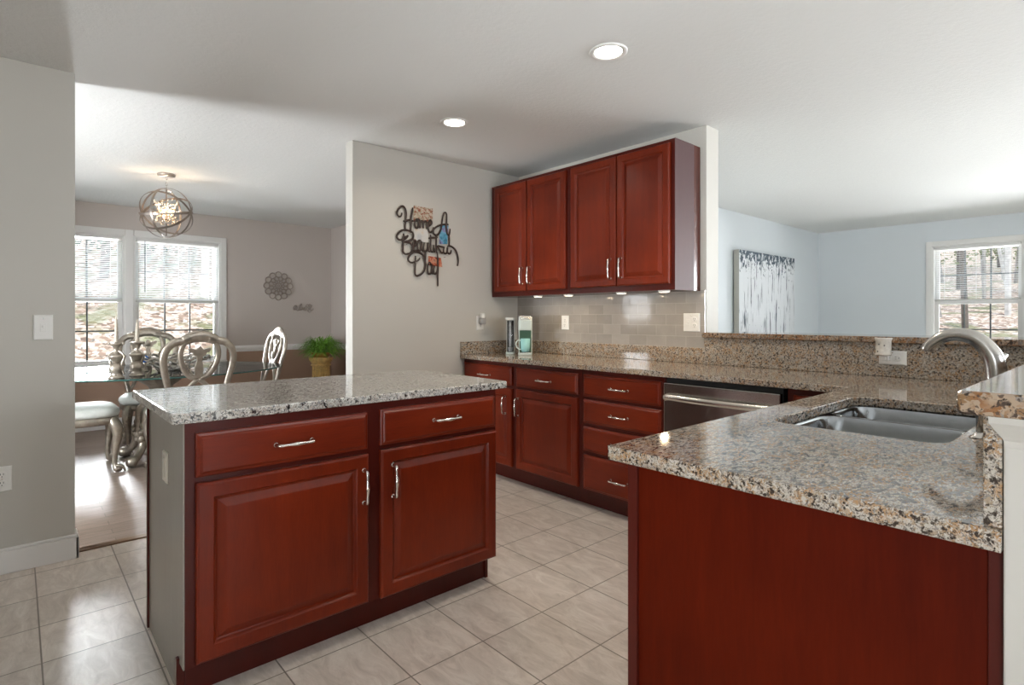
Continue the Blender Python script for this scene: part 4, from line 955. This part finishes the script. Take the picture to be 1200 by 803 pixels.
# ------------------------------------------------------------------ outdoors
def terrain(x, y):
    d1 = max(0, -12.6-x); d2 = max(0, y-13.5); d3 = max(0, -4.4-y)
    return -.30+.36*d1*min(1, d1/3)+.14*d2*min(1, d2/4)+.06*d3+.25*mnoise.noise((x*.15, y*.15, 0))*min(1, (d1+d2+d3)/4)
bm = bmesh.new(); N = 110; x0, x1, y0, y1 = -60, 30, -30, 75; gv = {}
for i in range(N+1):
    for j in range(N+1):
        x = x0+(x1-x0)*i/N; y = y0+(y1-y0)*j/N; gv[i, j] = bm.verts.new((x, y, terrain(x, y)))
for i in range(N):
    for j in range(N): bm.faces.new((gv[i, j], gv[i+1, j], gv[i+1, j+1], gv[i, j+1]))
def litter():
    t = NT('leaf_litter'); co = t.coord(); v = t.n('TexVoronoi'); v.inputs['Scale'].default_value = 11; t.l(t.mix(.08, co, t.noise(co, 6, 3).outputs[1]), v.inputs['Vector'])
    s_ = t.n('SeparateColor'); t.l(v.outputs['Color'], s_.inputs[0])
    c = t.ramp(s_.outputs[0], [(0, (.36, .25, .18)), (.3, (.55, .42, .33)), (.55, (.70, .58, .48)), (.8, (.22, .15, .11)), (.9, (.75, .66, .58))], 'CONSTANT')
    g = t.noise(co, .9, 3); c = t.mix(t.ramp(g.outputs[0], [(.52, (0, 0, 0)), (.62, (.7, .7, .7))]), c, (.17, .20, .08))
    dn = t.noise(co, 6, 5, .7); c = t.mix(t.ramp(dn.outputs[0], [(.36, (.8, .8, .8)), (.43, (0, 0, 0))]), c, (.10, .08, .05))
    t.l(c, t.b.inputs['Base Color']); t.set(Roughness=.9); t.bump(v.outputs['Distance'], .6, .05); return t.m
gr = obj('ground', bm, litter(), None, smooth=True); gr['kind'] = 'structure'
bark = [varied('grey_bark', (.30, .29, .27), .8, 0, .3, 6), varied('brown_bark', (.12, .10, .085), .8, 0, .3, 6), varied('pale_bark', (.55, .54, .52), .8, 0, .25, 6)]
leafm = [varied('evergreen_needles', (.045, .085, .035), .7, 0, .5, 3), varied('olive_leaves', (.16, .19, .06), .7, 0, .4, 3)]
def tree(x, y, h, r, bk_, seed, foliage=None, label='', group='', fl=(.3, 1), fr_=1.2, nf=900):
    random.seed(seed); z0 = terrain(x, y)-.1
    t = thing('woodland_tree', label, 'tree', (x, y, z0), 0, group)
    bm = bmesh.new()
    def branch(p, d, ln, rad, depth):
        pts = [p]; cur = Vector(p); dd = Vector(d)
        for k in range(5):
            dd = (dd+Vector((random.uniform(-.12, .12), random.uniform(-.12, .12), random.uniform(-.02, .1)))).normalized(); cur = cur+dd*ln/5; pts.append(tuple(cur))
        tube(bm, pts, [rad, rad*.5], n=6 if depth == 0 else 4)
        if depth < 3:
            for k in range(8 if depth == 0 else 3):
                q = random.uniform(.25, .95); i = min(4, int(q*5)); a = random.uniform(0, 2*PI)
                nd = (dd*.6+Vector((math.cos(a), math.sin(a), random.uniform(.1, .6)))).normalized()
                branch(pts[i+1], nd, ln*random.uniform(.25, .42), rad*.38, depth+1)
    branch((0, 0, 0), (random.uniform(-.06, .06), random.uniform(-.06, .06), 1), h, r, 0)
    obj('trunk', bm, bk_, t)
    if foliage:
        bm = bmesh.new()
        for i in range(nf):
            q = random.random(); zz = h*(fl[0]+(fl[1]-fl[0])*q); rr = fr_*(1.05-q*.8)*math.sqrt(random.random()); a = random.uniform(0, 2*PI)
            c = Vector((rr*math.cos(a), rr*math.sin(a), zz)); s = random.uniform(.05, .13); u = Vector((random.gauss(0, 1), random.gauss(0, 1), random.gauss(0, 1))).normalized(); w = u.orthogonal().normalized()
            bm.faces.new([bm.verts.new(c+u*s), bm.verts.new(c+w*s*.6), bm.verts.new(c-u*s), bm.verts.new(c-w*s*.6)])
        obj('foliage', bm, foliage, t)
    return t
random.seed(11)
GD = 'trees on the slope beyond the dining room windows'; GL = 'trees in the woods beyond the living room window'
spotsD = [(-17, -1.0, 0), (-19, .6, 0), (-20, 1.9, 1), (-22, 3.2, 0), (-18.5, 4.2, 2), (-24, .2, 1), (-26, 2.6, 0), (-25, 5.0, 0), (-28, 1.2, 1), (-30, 4.0, 0), (-21, -2.6, 2), (-27, -2.0, 0), (-32, 6.0, 0), (-31, -.5, 1)]
for i, (x, y, k) in enumerate(spotsD):
    fol = leafm[0] if k == 1 else (leafm[1] if i % 3 == 0 else None)
    lab = 'dark evergreen tree among the bare woods seen through the dining room windows' if k == 1 else ('olive leafed tree among the bare woods seen through the dining room windows' if fol else 'bare leafless tree on the leafy slope seen through the dining room windows')
    tree(x, y, random.uniform(8, 12), random.uniform(.10, .17), bark[k], 100+i, fol, lab, GD, (.12, 1) if k == 1 else (.2, .9), 2.0, 2600 if k == 1 else 900)
spotsL = [(-5.6, 27, 2), (-4.6, 24, 0), (-4.3, 30, 0), (-3.6, 22, 1), (-3.2, 27, 2), (-2.9, 24.5, 2), (-5.8, 34, 1), (-4.0, 36, 0), (-7.2, 38, 0), (-2.0, 25, 0), (-1.5, 31, 1), (-3, 40, 0), (-5.2, 42, 1), (-.6, 21, 0), (-6.4, 31, 0), (-3.9, 33, 2), (-3.3, 37, 0), (-4.8, 39, 2), (-2.4, 28, 0), (-2.9, 33, 1), (-4.7, 46, 1), (-3.7, 48, 0), (-6.0, 47, 1), (-5.3, 37, 0), (-2.2, 35, 0), (-2.6, 43, 1), (-1.6, 39, 0)]
for i, (x, y, k) in enumerate(spotsL):
    fol = leafm[1] if i in (6, 10, 12, 16, 20, 22, 26) else None
    lab = 'leafy olive tree in the woods seen through the living room window' if fol else 'bare leafless tree in the woods seen through the living room window'
    tree(x, y, random.uniform(9, 13), random.uniform(.06, .13), bark[k], 200+i, fol, lab, GL, (.1, .7), 1.9, 1100)
